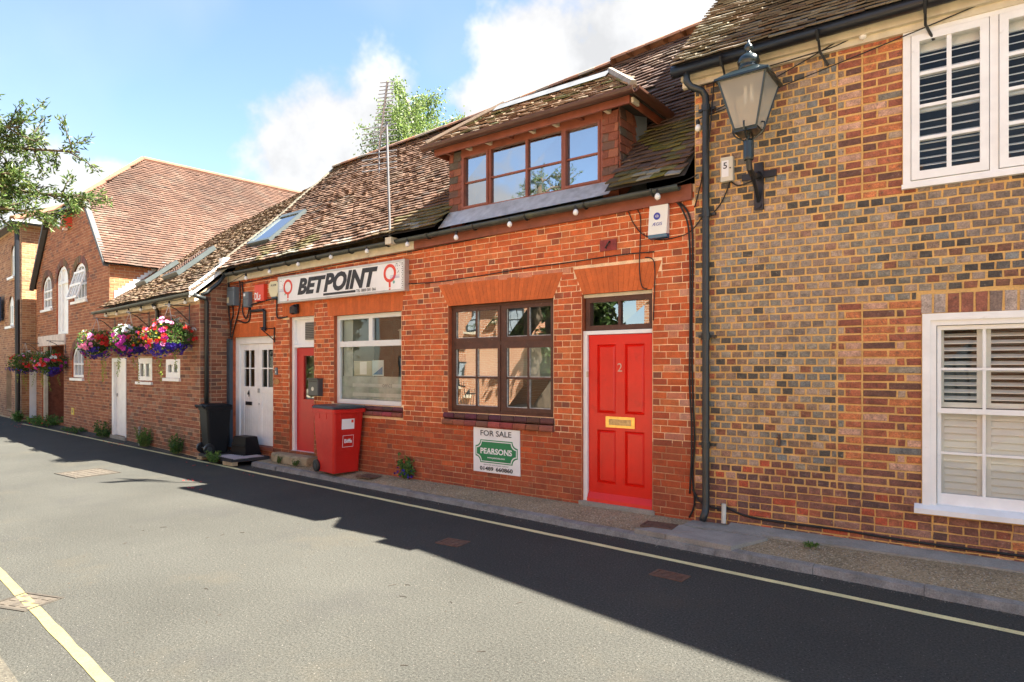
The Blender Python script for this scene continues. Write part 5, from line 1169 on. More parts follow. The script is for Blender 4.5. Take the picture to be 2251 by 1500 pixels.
e = wallbox('post_box', 'dark grey letter box on the pier beside the shop door', 'letter box', -9.375, -9.10, 1.28, 1.57, .11, mat('letter_box_grey', (.055, .065, .068), rough=.4, var=.08)); W.one_box('slot', -9.35, -9.13, 1.515, 1.54, .108, .114, M_black, e)
b = MB(); ring(W, b, -9.24, 1.40, 0, .035, .1115); build('badge', b, M_steel, e); W.one_box('lid', -9.385, -9.09, 1.565, 1.58, .0, .125, MATS['letter_box_grey'], e)
e = empty('door_plaque', (-10.46, 6.68, 1.45), 'small oval wooden name plaque beside the white door', 'plaque'); b = MB(); W.poly(b, [(-10.46+.09*math.cos(2*PI*i/14), 1.5+.055*math.sin(2*PI*i/14)) for i in range(14)], .004, .018); build('plaque', b, mat('varnished_wood', (.40, .18, .05), rough=.5, var=.2, vscale=12), e)
e = empty('door_bell', (-10.46, 6.68, 1.62), 'slim grey door bell beside the white door', 'door bell'); b = MB(); W.box(b, -10.49, -10.43, 1.63, 1.76, .004, .03); build('body', b, M_gbox, e); b = MB(); ring(W, b, -10.46, 1.68, 0, .014, .0315, 10); build('push_button', b, M_plate_w, e)
nb = empty('number_box', (-2.22, 6.7, 3.71), 'small white box numbered 5 beside the lantern', 'meter box')
b = MB(); RW.box(b, ux(-2.288), ux(-2.165), 3.715, 3.965, .004, .07); build('box_cover', b, mat('cream_plastic', (.62, .58, .46), rough=.45, var=.06), nb); RW.one_box('number_card', ux(-2.275), ux(-2.205), 3.76, 3.93, .07, .073, M_plate_w, nb)
build('number', text_mb('5', .065, lambda x, y: RW.pt(ux(-2.24)+x, 3.845+y, .0745), 0, .015, 'CENTER'), M_ink, nb); b = MB(); RW.box(b, ux(-2.195), ux(-2.183), 3.84, 3.853, .07, .075); build('lock', b, M_ink, nb)

# ---------------------------------------------------------------- street lantern
lan = empty('street_lantern', (-1.914, 6.74, 3.5), 'black Victorian wall lantern with tapering glass on a scrolled bracket', 'lamp')
cx, cy = -1.914, 6.365; M_lan = mat('lantern_green_black', (.012, .022, .024), rough=.28, var=.15, vscale=10, coat=.2)
def sq(h, z, dx=0): return [Vector((cx-h, cy-h, z)), Vector((cx+h, cy-h, z)), Vector((cx+h, cy+h, z)), Vector((cx-h, cy+h, z))]
b = MB(); lv = [sq(.255, 4.545), sq(.255, 4.565), sq(.225, 4.585), sq(.12, 4.66), sq(.085, 4.675)]; vs = [p for l in lv for p in l]
b.add(vs, [(i*4+j, i*4+(j+1) % 4, i*4+4+(j+1) % 4, i*4+4+j) for i in range(4) for j in range(4)]+[(3, 2, 1, 0), (16, 17, 18, 19)]); build('lantern_roof', b, M_lan, lan)
b = MB(); b.lathe([(.085, 4.665), (.10, 4.69), (.095, 4.71), (.075, 4.715), (.10, 4.735), (.108, 4.76), (.09, 4.80), (.055, 4.83), (.03, 4.84), (.022, 4.86), (.034, 4.875), (.044, 4.895), (.034, 4.92), (.015, 4.94), (.01, 4.965), (.003, 4.985)], (cx, cy, 0), 18); build('chimney_finial', b, M_lan, lan, smooth=True)
t_, bt = sq(.222, 4.55), sq(.105, 4.085); b = MB()
for i in range(4): b.tube([t_[i], bt[i]], .011, 6); b.tube([bt[i], bt[(i+1) % 4]], .013, 6); b.tube([t_[i], t_[(i+1) % 4]], .014, 6)
b.box((cx-.11, cy-.11, 4.06), (cx+.11, cy+.11, 4.085)); build('lantern_frame', b, M_lan, lan)
G_lan = bpy.data.materials.new('pale_lantern_glass'); G_lan.use_nodes = True; N_ = G_lan.node_tree.nodes; N_.clear(); L_ = G_lan.node_tree.links
o_, x_, t_1, d_1 = N_.new('ShaderNodeOutputMaterial'), N_.new('ShaderNodeMixShader'), N_.new('ShaderNodeBsdfTransparent'), N_.new('ShaderNodeBsdfDiffuse'); d_1.inputs[0].default_value = (.66, .62, .53, 1); t_1.inputs[0].default_value = (.9, .88, .82, 1); x_.inputs[0].default_value = .42  # clear glass mixed with an even beige diffuse layer
L_.new(t_1.outputs[0], x_.inputs[1]); L_.new(d_1.outputs[0], x_.inputs[2]); L_.new(x_.outputs[0], o_.inputs[0])
for i in range(4):
    q = MB(); q.quad(bt[i], bt[(i+1) % 4], t_[(i+1) % 4], t_[i]); build('glass_panel', q, G_lan, lan)
b = MB(); b.quad(*[v-Vector((0, 0, .005)) for v in t_]); build('reflector', b, mat('white_reflector', (.7, .68, .6), rough=.5), lan)
b = MB()
for k in range(2): b.tube([(cx-.03+.06*k, cy, 4.53), (cx-.03+.06*k, cy, 4.36)], .018, 8)
build('lamp_tube', b, mat('lamp_tube_white', (.7, .7, .66), rough=.3), lan)
b = MB(); b.tube([(cx, cy, 4.07), (cx, cy, 3.98)], .014, 8); b.lathe([(.045, 3.80), (.05, 3.82), (.05, 3.98), (.035, 4.0)], (cx, cy, 0), 12)
for s in (-1, 1):                                        # scrolled stays
    b.tube([Vector((cx+s*x, cy, z)) for x, z in ((.03, 3.96), (.05, 4.0), (.10, 4.03), (.135, 4.06), (.155, 4.10), (.15, 4.14), (.12, 4.15), (.105, 4.13))], .009, 6)
    b.tube([Vector((cx, cy+s*x, z)) for x, z in ((.03, 3.96), (.05, 4.0), (.10, 4.03), (.135, 4.06), (.155, 4.10), (.15, 4.14))], .009, 6)
build('post_socket', b, M_lan, lan)
b = MB(); wy_ = 6.73
b.tube([(cx, cy, 3.82), (cx, cy+.03, 3.72), (cx, cy+.14, 3.68), (cx, wy_-.06, 3.72), (cx, wy_-.03, 3.74)], [.028, .03, .03, .035, .035], 8); b.tube([(cx, cy+.10, 3.69), (cx, cy+.24, 3.58), (cx, wy_-.02, 3.46)], .02, 8)
b.box((cx-.045, wy_-.035, 3.38), (cx+.045, wy_, 3.86)); b.box((cx-.17, wy_-.03, 3.70), (cx+.17, wy_-.004, 3.765)); b.tube([(cx, wy_-.05, 3.42), (cx, wy_-.02, 3.42)], .028, 8); build('wall_bracket', b, M_black, lan)
# thin stay rod from lantern to the eaves
b = MB(); b.tube([(cx-.20, cy-.0, 4.57), (-2.27, 6.66, 4.82)], .008, 5); build('stay_rod', b, M_black, lan)

# ---------------------------------------------------------------- festoon lights and cables
M_bulb = mat('bulb_white', (.82, .82, .80), rough=.25, var=.03)
def sag(a, c, n=8, d=.04): return [Vector(a).lerp(Vector(c), i/n)-Vector((0, 0, d*math.sin(PI*i/n))) for i in range(n+1)]
def festoon(name, label, pts, ends, group='strings of festoon bulbs'):
    e = empty(name, pts[0], label, 'string lights', group); b = MB(); allp = [ends[0]]+list(pts)+[ends[1]]
    for A, B in zip(allp, allp[1:]):
        b.tube(sag(Vector(A)+Vector((0, 0, .055)), Vector(B)+Vector((0, 0, .055)), 6, .02), .006, 5)
    build('wire', b, M_cable, e)
    for p in pts:
        q = MB(); q.lathe([(.018, .045), (.02, .01), (.018, .0)], p, 8); build('lamp_holder', q, M_cable, e)
        q = MB(); q.lathe([(.012, .005), (.03, -.02), (.034, -.04), (.028, -.06), (.012, -.072)], p, 10); build('bulb', q, M_bulb, e, smooth=True)
fp = [(-2.927, 3.67), (-3.969, 3.65), (-4.956, 3.64), (-5.881, 3.585), (-6.837, 3.60), (-7.733, 3.60), (-8.622, 3.60), (-9.52, 3.57), (-10.386, 3.52), (-11.166, 3.47)]
festoon('string_lights', 'string of white bulbs under the shop gutter', [(x, 6.5, z) for x, z in fp], ((-2.5, 6.55, 3.75), (-11.98, 6.45, 3.28)))
festoon('string_lights', 'string of white bulbs along the eaves of the mottled brick house', [RW.pt(ux(-.977), 4.90, .06), RW.pt(ux(-2.53), 4.37, .06), RW.pt(ux(.6), 4.96, .07)], (RW.pt(ux(-.3), 4.9, .06), RW.pt(ux(1.5), 4.95, .06)))
festoon('string_lights', 'string of small bulbs along the cottage fascia', [LW.pt(.25+i*.8, 3.05, .14) for i in range(7)], (LW.pt(-.2, 3.05, .14), LW.pt(LEN+.02, 3.1, .14)))
def cable(label, lines, r=.008, name='cable'):
    e = empty(name, lines[0][0], label, 'cable'); b = MB()
    for l in lines:
        P = [Vector(p) for p in l]; out = []
        for i in range(len(P)-1):                         # Catmull-Rom smoothing
            a, p, q_, d_ = P[max(i-1, 0)], P[i], P[i+1], P[min(i+2, len(P)-1)]
            for k in range(5):
                t = k/5; out.append(.5*((2*p)+(-a+q_)*t+(2*a-5*p+4*q_-d_)*t*t+(-a+3*p-3*q_+d_)*t**3))
        out.append(P[-1]); b.tube(out, r, 5)
    build('cable_run', b, M_cable, e, smooth=True); return e
w_ = lambda u, z, o=.02: W.pt(u, z, o)
cable('black cables running down the joint between the shop and the mottled house', [[w_(-3.4, 3.63), w_(-2.95, 3.66), w_(-2.72, 3.55), w_(-2.62, 3.35), w_(-2.6, 3.0), w_(-2.61, 2.2), w_(-2.60, 1.5), w_(-2.58, 1.0), w_(-2.60, .6), w_(-2.58, .3), w_(-2.64, .14)], [w_(-3.3, 3.66, .03), w_(-2.85, 3.63, .03), w_(-2.68, 3.42, .03), w_(-2.63, 3.1, .03), w_(-2.625, 2.4, .03), w_(-2.63, 1.6, .03), w_(-2.61, 1.2, .03), w_(-2.61, .8, .03), w_(-2.63, .4, .03)], [w_(-2.6, .45, .02), w_(-2.5, .33, .05), w_(-2.3, .28, .05)]], .011)
cable('loose cable looping under the alarm box', [[w_(-3.38, 3.60), w_(-3.3, 3.42), w_(-3.18, 3.28), w_(-3.0, 3.20), w_(-2.8, 3.2), w_(-2.62, 3.25), w_(-2.45, 3.42, .05)], [w_(-3.3, 3.62), w_(-3.22, 3.5), w_(-3.22, 3.2), w_(-3.23, 2.9), w_(-3.2, 2.7), w_(-3.14, 2.66)], [w_(-3.16, 3.02), w_(-3.06, 2.98), w_(-3.04, 2.8), w_(-3.06, 2.3)]], .006)
cable('thin cables clipped under the eaves of the shop', [[w_(-11.9, 3.4), w_(-10.5, 3.42), w_(-9, 3.46), w_(-7, 3.5), w_(-5.5, 3.54), w_(-4.2, 3.6), w_(-3.3, 3.64)], [w_(-11.8, 3.36, .03), w_(-10.0, 3.47, .03), w_(-8, 3.52, .03), w_(-6, 3.54, .03), w_(-4.5, 3.62, .03), w_(-3.3, 3.66, .03)], [w_(-7.0, 3.02), w_(-6.4, 3.0), w_(-5.6, 3.02), w_(-4.9, 3.05), w_(-4.2, 3.06), w_(-3.5, 3.08), w_(-3.05, 3.07)]], .007)
cable('tangle of black cables round the grey electricity box', [[w_(-12.03, 3.6, .05), w_(-12.05, 3.3, .05), w_(-12.04, 2.9, .05), w_(-11.99, 2.6, .05), w_(-11.97, 2.35, .05)], [w_(-11.9, 3.5, .04), w_(-11.7, 3.45, .03), w_(-11.66, 3.1, .03), w_(-11.72, 2.85, .03), w_(-11.9, 2.5, .03), w_(-11.95, 2.3, .04)], [w_(-11.6, 3.42, .03), w_(-11.55, 3.1, .03), w_(-11.58, 2.85, .03), w_(-11.45, 2.7, .03), w_(-11.36, 2.85, .03), w_(-11.35, 2.93, .03)], [w_(-11.9, 2.97, .05), w_(-11.88, 2.8, .05), w_(-11.95, 2.65, .05), w_(-11.98, 2.4, .05)], [w_(-11.3, 2.95, .03), w_(-11.0, 2.98, .03), w_(-10.6, 3.02, .03), w_(-10.4, 3.0, .03)], [w_(-10.42, 3.02, .03), w_(-10.42, 2.7, .03), w_(-10.3, 2.66, .03), w_(-10.1, 2.67, .03)], [w_(-11.75, 2.68), w_(-11.5, 2.62), w_(-11.35, 2.68), w_(-11.32, 2.9)]], .014)
e = empty('conduit', (-11.0, 6.66, 2.45), 'thick black conduit bending down above the white door', 'pipe'); b = MB(); b.tube([w_(-11.26, 2.83, .04), w_(-10.84, 2.83, .04), w_(-10.81, 2.80, .04), w_(-10.81, 2.48, .04)], .028, 8); b.tube([w_(-10.81, 2.5, .04), w_(-10.81, 2.45, .06)], .045, 8); build('pipe_run', b, M_black, e)
e = empty('basket_bracket', (-10.5, 6.66, 2.25), 'empty thin iron bracket beside the white door', 'bracket'); b = MB(); b.tube([w_(-10.52, 2.5, .02), w_(-10.52, 2.22, .02)], .012, 6); b.tube([w_(-10.52, 2.47, .02), w_(-10.53, 2.48, .3)], .009, 6); b.tube([w_(-10.52, 2.26, .02), w_(-10.53, 2.46, .28)], .009, 6); build('bracket_iron', b, M_black, e)
rw_ = lambda X, z, o=.02: RW.pt(ux(X), z, o)
cable('black cable trailing along the foot of the mottled house', [[rw_(-2.3, .33), rw_(-2.1, .25), rw_(-1.8, .22), rw_(-1.2, .22), rw_(-.6, .20), rw_(0, .20), rw_(.6, .2), rw_(1.2, .19)]], .012)
cable('thin cable from the number box to the lantern and eaves', [[rw_(-2.2, 3.72), rw_(-2.12, 3.66), rw_(-2.0, 3.68), rw_(-1.93, 3.7)], [rw_(-2.2, 3.72), rw_(-2.3, 3.5), rw_(-2.45, 3.35)], [rw_(-2.37, 4.83), rw_(-2.37, 4.4, .12), rw_(-2.4, 4.1, .12), rw_(-2.5, 3.8), rw_(-2.58, 3.5)], [rw_(-2.5, 4.78, .05), rw_(-2.0, 4.80, .05), rw_(-1.5, 4.82, .05), rw_(-1.2, 4.84, .05), rw_(-.9, 4.93, .05)]], .007)
b = MB(); b.tube([rw_(-2.26, .34, .05), rw_(-2.26, .14, .06)], .025, 8); e = empty('waste_pipe', (-2.26, 6.66, .13), 'short white waste pipe at the foot of the mottled house', 'pipe'); build('pipe_run', b, mat('waste_white', (.6, .58, .5)), e)
b = MB(); RW.box(b, ux(-1.73), ux(-1.71), .98, 1.1, 0, .04); RW.box(b, ux(-1.735), ux(-1.705), 1.06, 1.075, .03, .07); e = empty('iron_hook', (-1.72, 6.7, .98), 'small rusty iron hook driven into the mottled wall', 'hook'); build('hook_iron', b, M_rust, e)

# ---------------------------------------------------------------- television aerial
ae = empty('tv_aerial', (-7.17, 6.45, 3.65), 'tall television aerial on a silver pole at the eaves', 'aerial')
b = MB(); b.tube([(-7.17, 6.47, 3.62), (-7.215, 6.47, 4.6), (-7.25, 6.47, 5.45)], .018, 8); build('pole', b, mat('dull_pole', (.16, .16, .165), rough=.55, metal=.3, var=.2, vscale=5), ae)
M_al = mat('aerial_metal', (.30, .30, .31), rough=.45, metal=.6, var=.15)
b = MB(); A, B = Vector((-7.45, 6.5, 5.08)), Vector((-7.13, 6.38, 5.98)); b.tube([A, B], .018, 6); b.tube([(-7.25, 6.47, 5.38), (-7.34, 6.46, 5.3)], .02, 6); build('boom', b, M_al, ae)
for i in range(17):
    t = .12+i*.0545; p = A.lerp(B, t); h = .15-.05*t; q = MB(); q.tube([p+Vector((-h, -.05, .0)), p+Vector((h, .05, .0))], .0085, 4); build('director_rod', q, M_al, ae)
b = MB()
for s in (-1, 1):
    o_ = A+Vector((0, 0, .02))
    for k in range(4): d_ = Vector((s*(.0+.0), 0, .0)); z = s*(.06+.075*k); b.tube([o_+Vector((-.30, -.08, z*1.15+.0)), o_+Vector((.30, .08, z*1.15))], .0085, 4)
b.tube([A+Vector((0, 0, -.36)), A+Vector((0, 0, .38))], .008, 5); build('reflector', b, M_al, ae)
b = MB(); b.box((-7.24, 6.43, 3.60), (-7.11, 6.56, 3.70)); build('pole_bracket', b, M_cream, ae)

# ---------------------------------------------------------------- bins, mat, step
M_binred = mat('red_bin_plastic', (.52, .010, .005), rough=.45, var=.12, vscale=3, bump=.08, bscale=40, patches=[((.60, .05, .03), 3.5, .52, .2, .5), ((.28, .03, .02), 16, .66, .06, .4)])
M_binblk = mat('black_bin_plastic', (.006, .007, .009), rough=.55, spec=.25, var=.15, vscale=4, bump=.05, bscale=60)
M_lid = mat('dark_grey_lid', (.035, .045, .052), rough=.36, var=.12)
def wheelie(name, label, loc, rz, mb_, ml, w, d, h):
    """front faces local +X, wheels and handle at local -X"""
    e = empty(name, loc, label, 'wheelie bin'); T = Matrix.Translation(loc) @ Matrix.Rotation(rz, 4, 'Z')
    def ringpts(hw, hd, xo, z, r=.04):
        P = []
        for (sx, sy, t0) in ((1, -1, -PI/2), (1, 1, 0), (-1, 1, PI/2), (-1, -1, PI)):
            for i in range(4): t = t0+PI/2*i/3; P.append(Vector((xo+sx*(hd-r)+r*math.cos(t), sy*(hw-r)+r*math.sin(t), z)))
        return [T @ p for p in P]
    def loft(rows, m, nm, cap=True):
        b = MB(); n = len(rows[0]); b.add([p for r in rows for p in r], [(i*n+j, i*n+(j+1) % n, (i+1)*n+(j+1) % n, (i+1)*n+j) for i in range(len(rows)-1) for j in range(n)]+[tuple(range(n-1, -1, -1)), tuple(range((len(rows)-1)*n, len(rows)*n))]); return build(nm, b, m, e)
    body = loft([ringpts(w*.40, d*.36, .0, .02), ringpts(w*.41, d*.38, .0, .25), ringpts(w*.44, d*.43, .0, h*.55), ringpts(w*.47, d*.465, .0, h-.10)], mb_, 'body')
    loft([ringpts(w*.47, d*.465, 0, h-.11), ringpts(w*.51, d*.51, .005, h-.105), ringpts(w*.515, d*.515, .005, h-.05), ringpts(w*.5, d*.5, .005, h-.045)], mb_, 'rim')
    lid = loft([ringpts(w*.495, d*.50, .01, h-.045), ringpts(w*.50, d*.51, .01, h-.025), ringpts(w*.46, d*.46, .0, h-.0), ringpts(w*.30, d*.30, -.02, h+.012)], ml, 'lid')
    b = MB(); b.tube([T @ Vector((-d*.53, -w*.42, h-.06)), T @ Vector((-d*.60, -w*.42, h-.02)), T @ Vector((-d*.60, w*.42, h-.02)), T @ Vector((-d*.53, w*.42, h-.06))], .02, 8); build('handle', b, mb_, e)
    b = MB(); b.box((d*.49, -.09, h-.045), (d*.545, .09, h-.02), None, T); build('lid_lip', b, ml, lid)
    b = MB()
    for y in (-.11, .0, .11)[::2]: b.box((-.03+y, -w*.475, h-.20), (-.0+y, -w*.44, h-.105), None, T)
    for y in (-.14, .14): b.box((d*.44, y-.012, h-.22), (d*.475, y+.012, h-.105), None, T)
    build('rib', b, mb_, body)
    for s in (-1, 1):
        c = Vector((-d*.36, s*(w*.40+.01), .10)); b = MB()
        b.tube([T @ (c+Vector((0, -.025, 0))), T @ (c+Vector((0, -.02, 0))), T @ (c+Vector((0, .02, 0))), T @ (c+Vector((0, .025, 0)))], [.085, .10, .10, .085], 18)
        wh = build('wheel', b, M_black, e); b = MB(); b.tube([T @ (c+Vector((0, s*.02, 0))), T @ (c+Vector((0, s*.032, 0)))], [.05, .04], 12); build('hub', b, M_lid, wh)
    b = MB(); b.tube([T @ Vector((-d*.36, -w*.38, .10)), T @ Vector((-d*.36, w*.38, .10))], .012, 6); build('axle', b, M_steel, e)
    return e, T, body
rb, T, body = wheelie('wheelie_bin', 'red wheelie bin with dark lid on the pavement under the shop window', (-8.33, 6.42, .105), math.radians(-8), M_binred, M_lid, .57, .70, 1.06)
FB = Wall((0, 0), (0, 1)); hh = lambda z: .36*.70+.02*.7*min(1, z/.25)+(.05*.7)*max(0, min(1, (z-.25)/.33))+.035*.7*max(0, (z-.583)/.38)
def onbin(y, z, o=.003): return T @ Vector((hh(z)+o, y, z))
for (y0, y1, z0, z1, m, nm, o) in ((-.12, .10, .70, .86, M_plate_w, 'sticker', .004), (-.095, .095, .42, .605, M_plate_w, 'logo_frame', .004), (-.089, .089, .426, .599, M_binred, 'logo_ground', .0055)):
    q = MB(); q.quad(onbin(y0, z0, o), onbin(y1, z0, o), onbin(y1, z1, o), onbin(y0, z1, o)); build(nm, q, m, rb)
q = MB(); q.quad(onbin(.045, .80, .006), onbin(.085, .80, .006), onbin(.085, .845, .006), onbin(.045, .845, .006)); build('sticker_logo', q, M_signred, rb)
build('logo_lettering', text_mb('Biffa', .058, lambda x, y: onbin(x, .487+y, .0075), 0, .03, 'CENTER', .135), M_plate_w, rb)
wheelie('wheelie_bin', 'black wheelie bin standing in the corner beside the white double door', (-11.79, 6.24, .145), math.radians(82), M_binblk, M_binblk, .45, .48, .92)
# raised door mat on a board
mt = empty('door_mat', (-11.35, 6.33, .08), 'black edged ribbed metal door mat on a raised board', 'door mat'); C4 = [(-12.04, 6.05), (-10.72, 5.97), (-10.58, 6.62), (-12.04, 6.66)]
b = MB(); b.prism([(x, y, .085) for x, y in C4], (0, 0, .055)); build('board', b, mat('black_rubber', (.022, .022, .026), rough=.7, var=.2), mt)
for i in range(10):
    t = (i+.5)/10; f = lambda s: Vector((-11.36+.70*t+.06*s, 6.03-.04*t+.54*s, .143)); b = MB(); p, q_ = f(0), f(1); b.tube([p, q_], .013, 5); build('rib', b, mat('mat_metal', (.42, .43, .46), rough=.4, metal=.5, var=.1), mt)
b = MB()
for (x, y) in ((-10.78, 6.03), (-10.95, 6.03), (-12.0, 6.1)): b.box((x-.09, y-.05, .02), (x+.07, y+.05, .084), (.42, .33, .2))
build('support_brick', b, M_brick, mt, colors=True)
tr = empty('upturned_tub', (-11.02, 6.45, .14), 'upturned black plastic tub on the door mat beside the black bin', 'tub')
T = Matrix.Translation((-11.13, 6.47, .145)) @ Matrix.Rotation(.05, 4, 'Z')
b = MB(); lv = [(.25, .17, 0), (.25, .17, .035), (.235, .155, .04), (.19, .12, .33), (.17, .10, .34)]; vs = [T @ Vector((sx*a, sy*c, z)) for a, c, z in lv for sx, sy in ((-1, -1), (1, -1), (1, 1), (-1, 1))]
b.add(vs, [(i*4+j, i*4+(j+1) % 4, i*4+4+(j+1) % 4, i*4+4+j) for i in range(4) for j in range(4)]+[(16, 17, 18, 19), (3, 2, 1, 0)]); build('body', b, M_binblk, tr)
b = MB(); b.box((-.20, -.165, .16), (.2, -.13, .175), None, T); build('moulded_rib', b, M_binblk, tr)
st = empty('door_step', (-9.75, 6.6, .1), 'worn pale stone step below the deep red shop door', 'step'); b = MB(); P = [(-10.32, 6.69), (-10.38, 6.52), (-10.2, 6.46), (-9.9, 6.44), (-9.55, 6.43), (-9.25, 6.47), (-9.2, 6.69)]
n = len(P); b.add([(x, y, .09) for x, y in P]+[(x, y+.01, .21+.01*nz3(x*3, y)) for x, y in P]+[(x, y+.04*(y < 6.6), .235) for x, y in P], [(i, (i+1) % n, n+(i+1) % n, n+i) for i in range(n)]+[(n+i, n+(i+1) % n, 2*n+(i+1) % n, 2*n+i) for i in range(n)]+[tuple(range(2*n, 3*n))]); build('stone', b, mat('mossy_stone', (.33, .27, .17), rough=.95, var=.25, vscale=6, bump=.8, bscale=30, patches=[((.10, .10, .04), 7, .55, .12, .7)]), st)

# ---------------------------------------------------------------- small signs at the left
hs = empty('hanging_sign', (-28.3, 6.9, 3.3), 'navy blue hanging sign cut by the left edge of the picture', 'sign'); b = MB(); Tm = Matrix.Translation((-28.35, 6.95, 0)); b.box((-.62, -.03, 3.36), (.42, .03, 4.22)); b.v = [tuple(Vector(v)+Vector((-28.2, 6.98, 0))) for v in b.v]; build('panel', b, mat('navy_paint', (.03, .05, .10), rough=.4), hs)
b = MB(); b.box((-28.76, 6.944, 3.42), (-27.86, 6.949, 4.0)); build('white_field', b, M_plate_w, hs); build('lettering', text_mb('ES', .12, lambda x, y: Vector((-28.14+x, 6.945, 4.06+y)), 0, .02), M_plate_w, hs)
rs = empty('road_sign', (-27.9, 6.2, 0), 'small red road sign board on the pavement at the left edge', 'sign'); b = MB(); b.prism([(-28.5, 6.15, .25), (-27.75, 6.15, .28), (-27.8, 6.15, .45), (-28.05, 6.15, .72), (-28.3, 6.15, .72)], (0, .02, 0)); build('board', b, M_signred, rs)
b = MB(); b.tube([(-27.8, 6.17, .4), (-27.76, 6.2, 0)], .02, 6); build('leg', b, M_black, rs); b = MB(); b.tube([(-28.3, 6.17, .5), (-28.3, 6.4, 0)], .02, 6); build('leg', b, M_black, rs); b = MB(); b.add([(-28.3, 6.145, .38), (-28.0, 6.145, .38), (-28.15, 6.145, .58)], [(0, 1, 2)]); build('symbol', b, M_plate_w, rs)
e = empty('hydrant_sign', (-20.6, 6.8, .43), 'small yellow hydrant sign low on the store wall', 'sign'); GW.one_box('plate', gu(-20.72), gu(-20.5), .43, .62, .005, .02, mat('sign_yellow', (.75, .55, .02), rough=.4), e); build('lettering', text_mb('H', .1, lambda x, y: GW.pt(gu(-20.65)+x, .48+y, .0215), 0, .02), M_ink, e)
e = empty('alarm_box', (-21.0, 6.8, 5.7), 'red alarm box high on the gable of the store', 'alarm box'); GW.one_box('cover', gu(-21.33), gu(-20.7), 5.72, 6.12, .003, .22, mat('alarm_red', (.65, .07, .03), rough=.4), e); GW.one_box('strobe_lens', gu(-21.1), gu(-20.95), 5.66, 5.72, .05, .15, M_plate_w, e); GW.one_box('box_front', gu(-21.31), gu(-20.95), 5.74, 6.1, .22, .225, M_plate_w, e)

# ---------------------------------------------------------------- plants
def leaf(mb, p, d, up, ln, wd, col):
    d = d.normalized(); s = d.cross(up)
    if s.length < 1e-4: s = Vector((1, 0, 0))
    s.normalize(); n_ = s.cross(d)*ln*.12
    mb.add([p, p+d*ln*.5+s*wd*.5-n_, p+d*ln, p+d*ln*.5-s*wd*.5-n_], [(0, 1, 2, 3)], col)
def rv(rg, z=0.0): return Vector((rg.gauss(0, 1), rg.gauss(0, 1), rg.gauss(0, 1)+z)).normalized()
M_leaf = mat('leaves', attr=True, rough=.55, var=.2, vscale=9, trans=.35)
M_petal = mat('petals', attr=True, rough=.6, var=.1, vscale=20, trans=.25)
def flower(mb, c, n_, r, col, rg):
    n_ = n_.normalized(); a = n_.orthogonal().normalized(); b_ = n_.cross(a)
    k = 5; t0 = rg.random()*6
    for i in range(k):
        t = t0+2*PI*i/k; d = (a*math.cos(t)+b_*math.sin(t)); s = (a*-math.sin(t)+b_*math.cos(t)); cc = tuple(x*rg.uniform(.85, 1.15) for x in col)
        mb.add([c, c+d*r*.7+s*r*.45+n_*r*.25, c+d*r+n_*r*.1, c+d*r*.7-s*r*.45+n_*r*.25], [(0, 1, 2, 3)], cc)
def basket(name, label, c, rad, seed, pal, trail):
    rg = random.Random(seed); e = empty(name, c, label, 'hanging basket'); c = Vector(c)
    b = MB(); b.lathe([(.02, -.22), (.12, -.19), (.19, -.08), (.21, .0)], c, 12, (.05, .04, .02)); build('basket_liner', b, mat('coir', (.06, .045, .02), rough=1), e)
    L_ = MB()
    for i in range(2600):
        d = rv(rg, .05); r = rad*rg.uniform(.45, .98)*(1-.22*max(0, -d.z))*(1+.4*noise.noise(d*1.9+Vector((seed*3.1, 0, 0)))); p = c+Vector((d.x*r, d.y*r, d.z*r*.82)); g = pick(rg, [(4, (.055, .13, .025)), (2, (.10, .20, .035)), (1, (.22, .30, .06)), (2, (.03, .075, .02))]); leaf(L_, p, d+rv(rg)*.7, rv(rg), rg.uniform(.03, .06), rg.uniform(.02, .035), g)
    for k in range(trail):
        a = rg.uniform(0, 2*PI); p = c+Vector((math.cos(a)*rad*.5, math.sin(a)*rad*.5, -rad*.6)); n = rg.randint(8, 24)
        for i in range(n):
            p = p+Vector((rg.uniform(-.01, .01), rg.uniform(-.01, .01), -.028)); 
            for _ in range(2): leaf(L_, p, rv(rg, -.6), rv(rg), .04, .02, (.26, .36, .05))
    build('foliage', L_, M_leaf, e, colors=True)
    F = MB()
    for (zone, col, cnt, r) in pal:
        ctr = [rv(rg, zone[2]) for _ in range(zone[0])]
        for i in range(cnt):
            q = ctr[rg.randrange(len(ctr))]; d = (q+rv(rg)*zone[1]).normalized()
            if d.z < zone[3] or d.z > zone[4]: d.z = rg.uniform(zone[3], zone[4]); d.normalize()
            p = c+Vector((d.x, d.y, d.z*.84))*rad*rg.uniform(.82, 1.04)*(1+.4*noise.noise(d*1.9+Vector((seed*3.1, 0, 0)))); flower(F, p, d+rv(rg)*.3, r*rg.uniform(.8, 1.2), col, rg)
    build('flowers', F, M_petal, e, colors=True)
    b = MB()
    for k in range(3): a = 2*PI*k/3; b.tube([c+Vector((math.cos(a)*.2, math.sin(a)*.2, 0)), c+Vector((0, 0, rad+.2))], .004, 4)
    build('chain', b, M_steel, e); return e
RED_, PINK, MAG, BLUE_, YEL, WHT, CREAM = (.62, .02, .015), (.72, .22, .42), (.45, .02, .30), (.045, .02, .32), (.65, .45, .02), (.78, .78, .74), (.62, .60, .25)
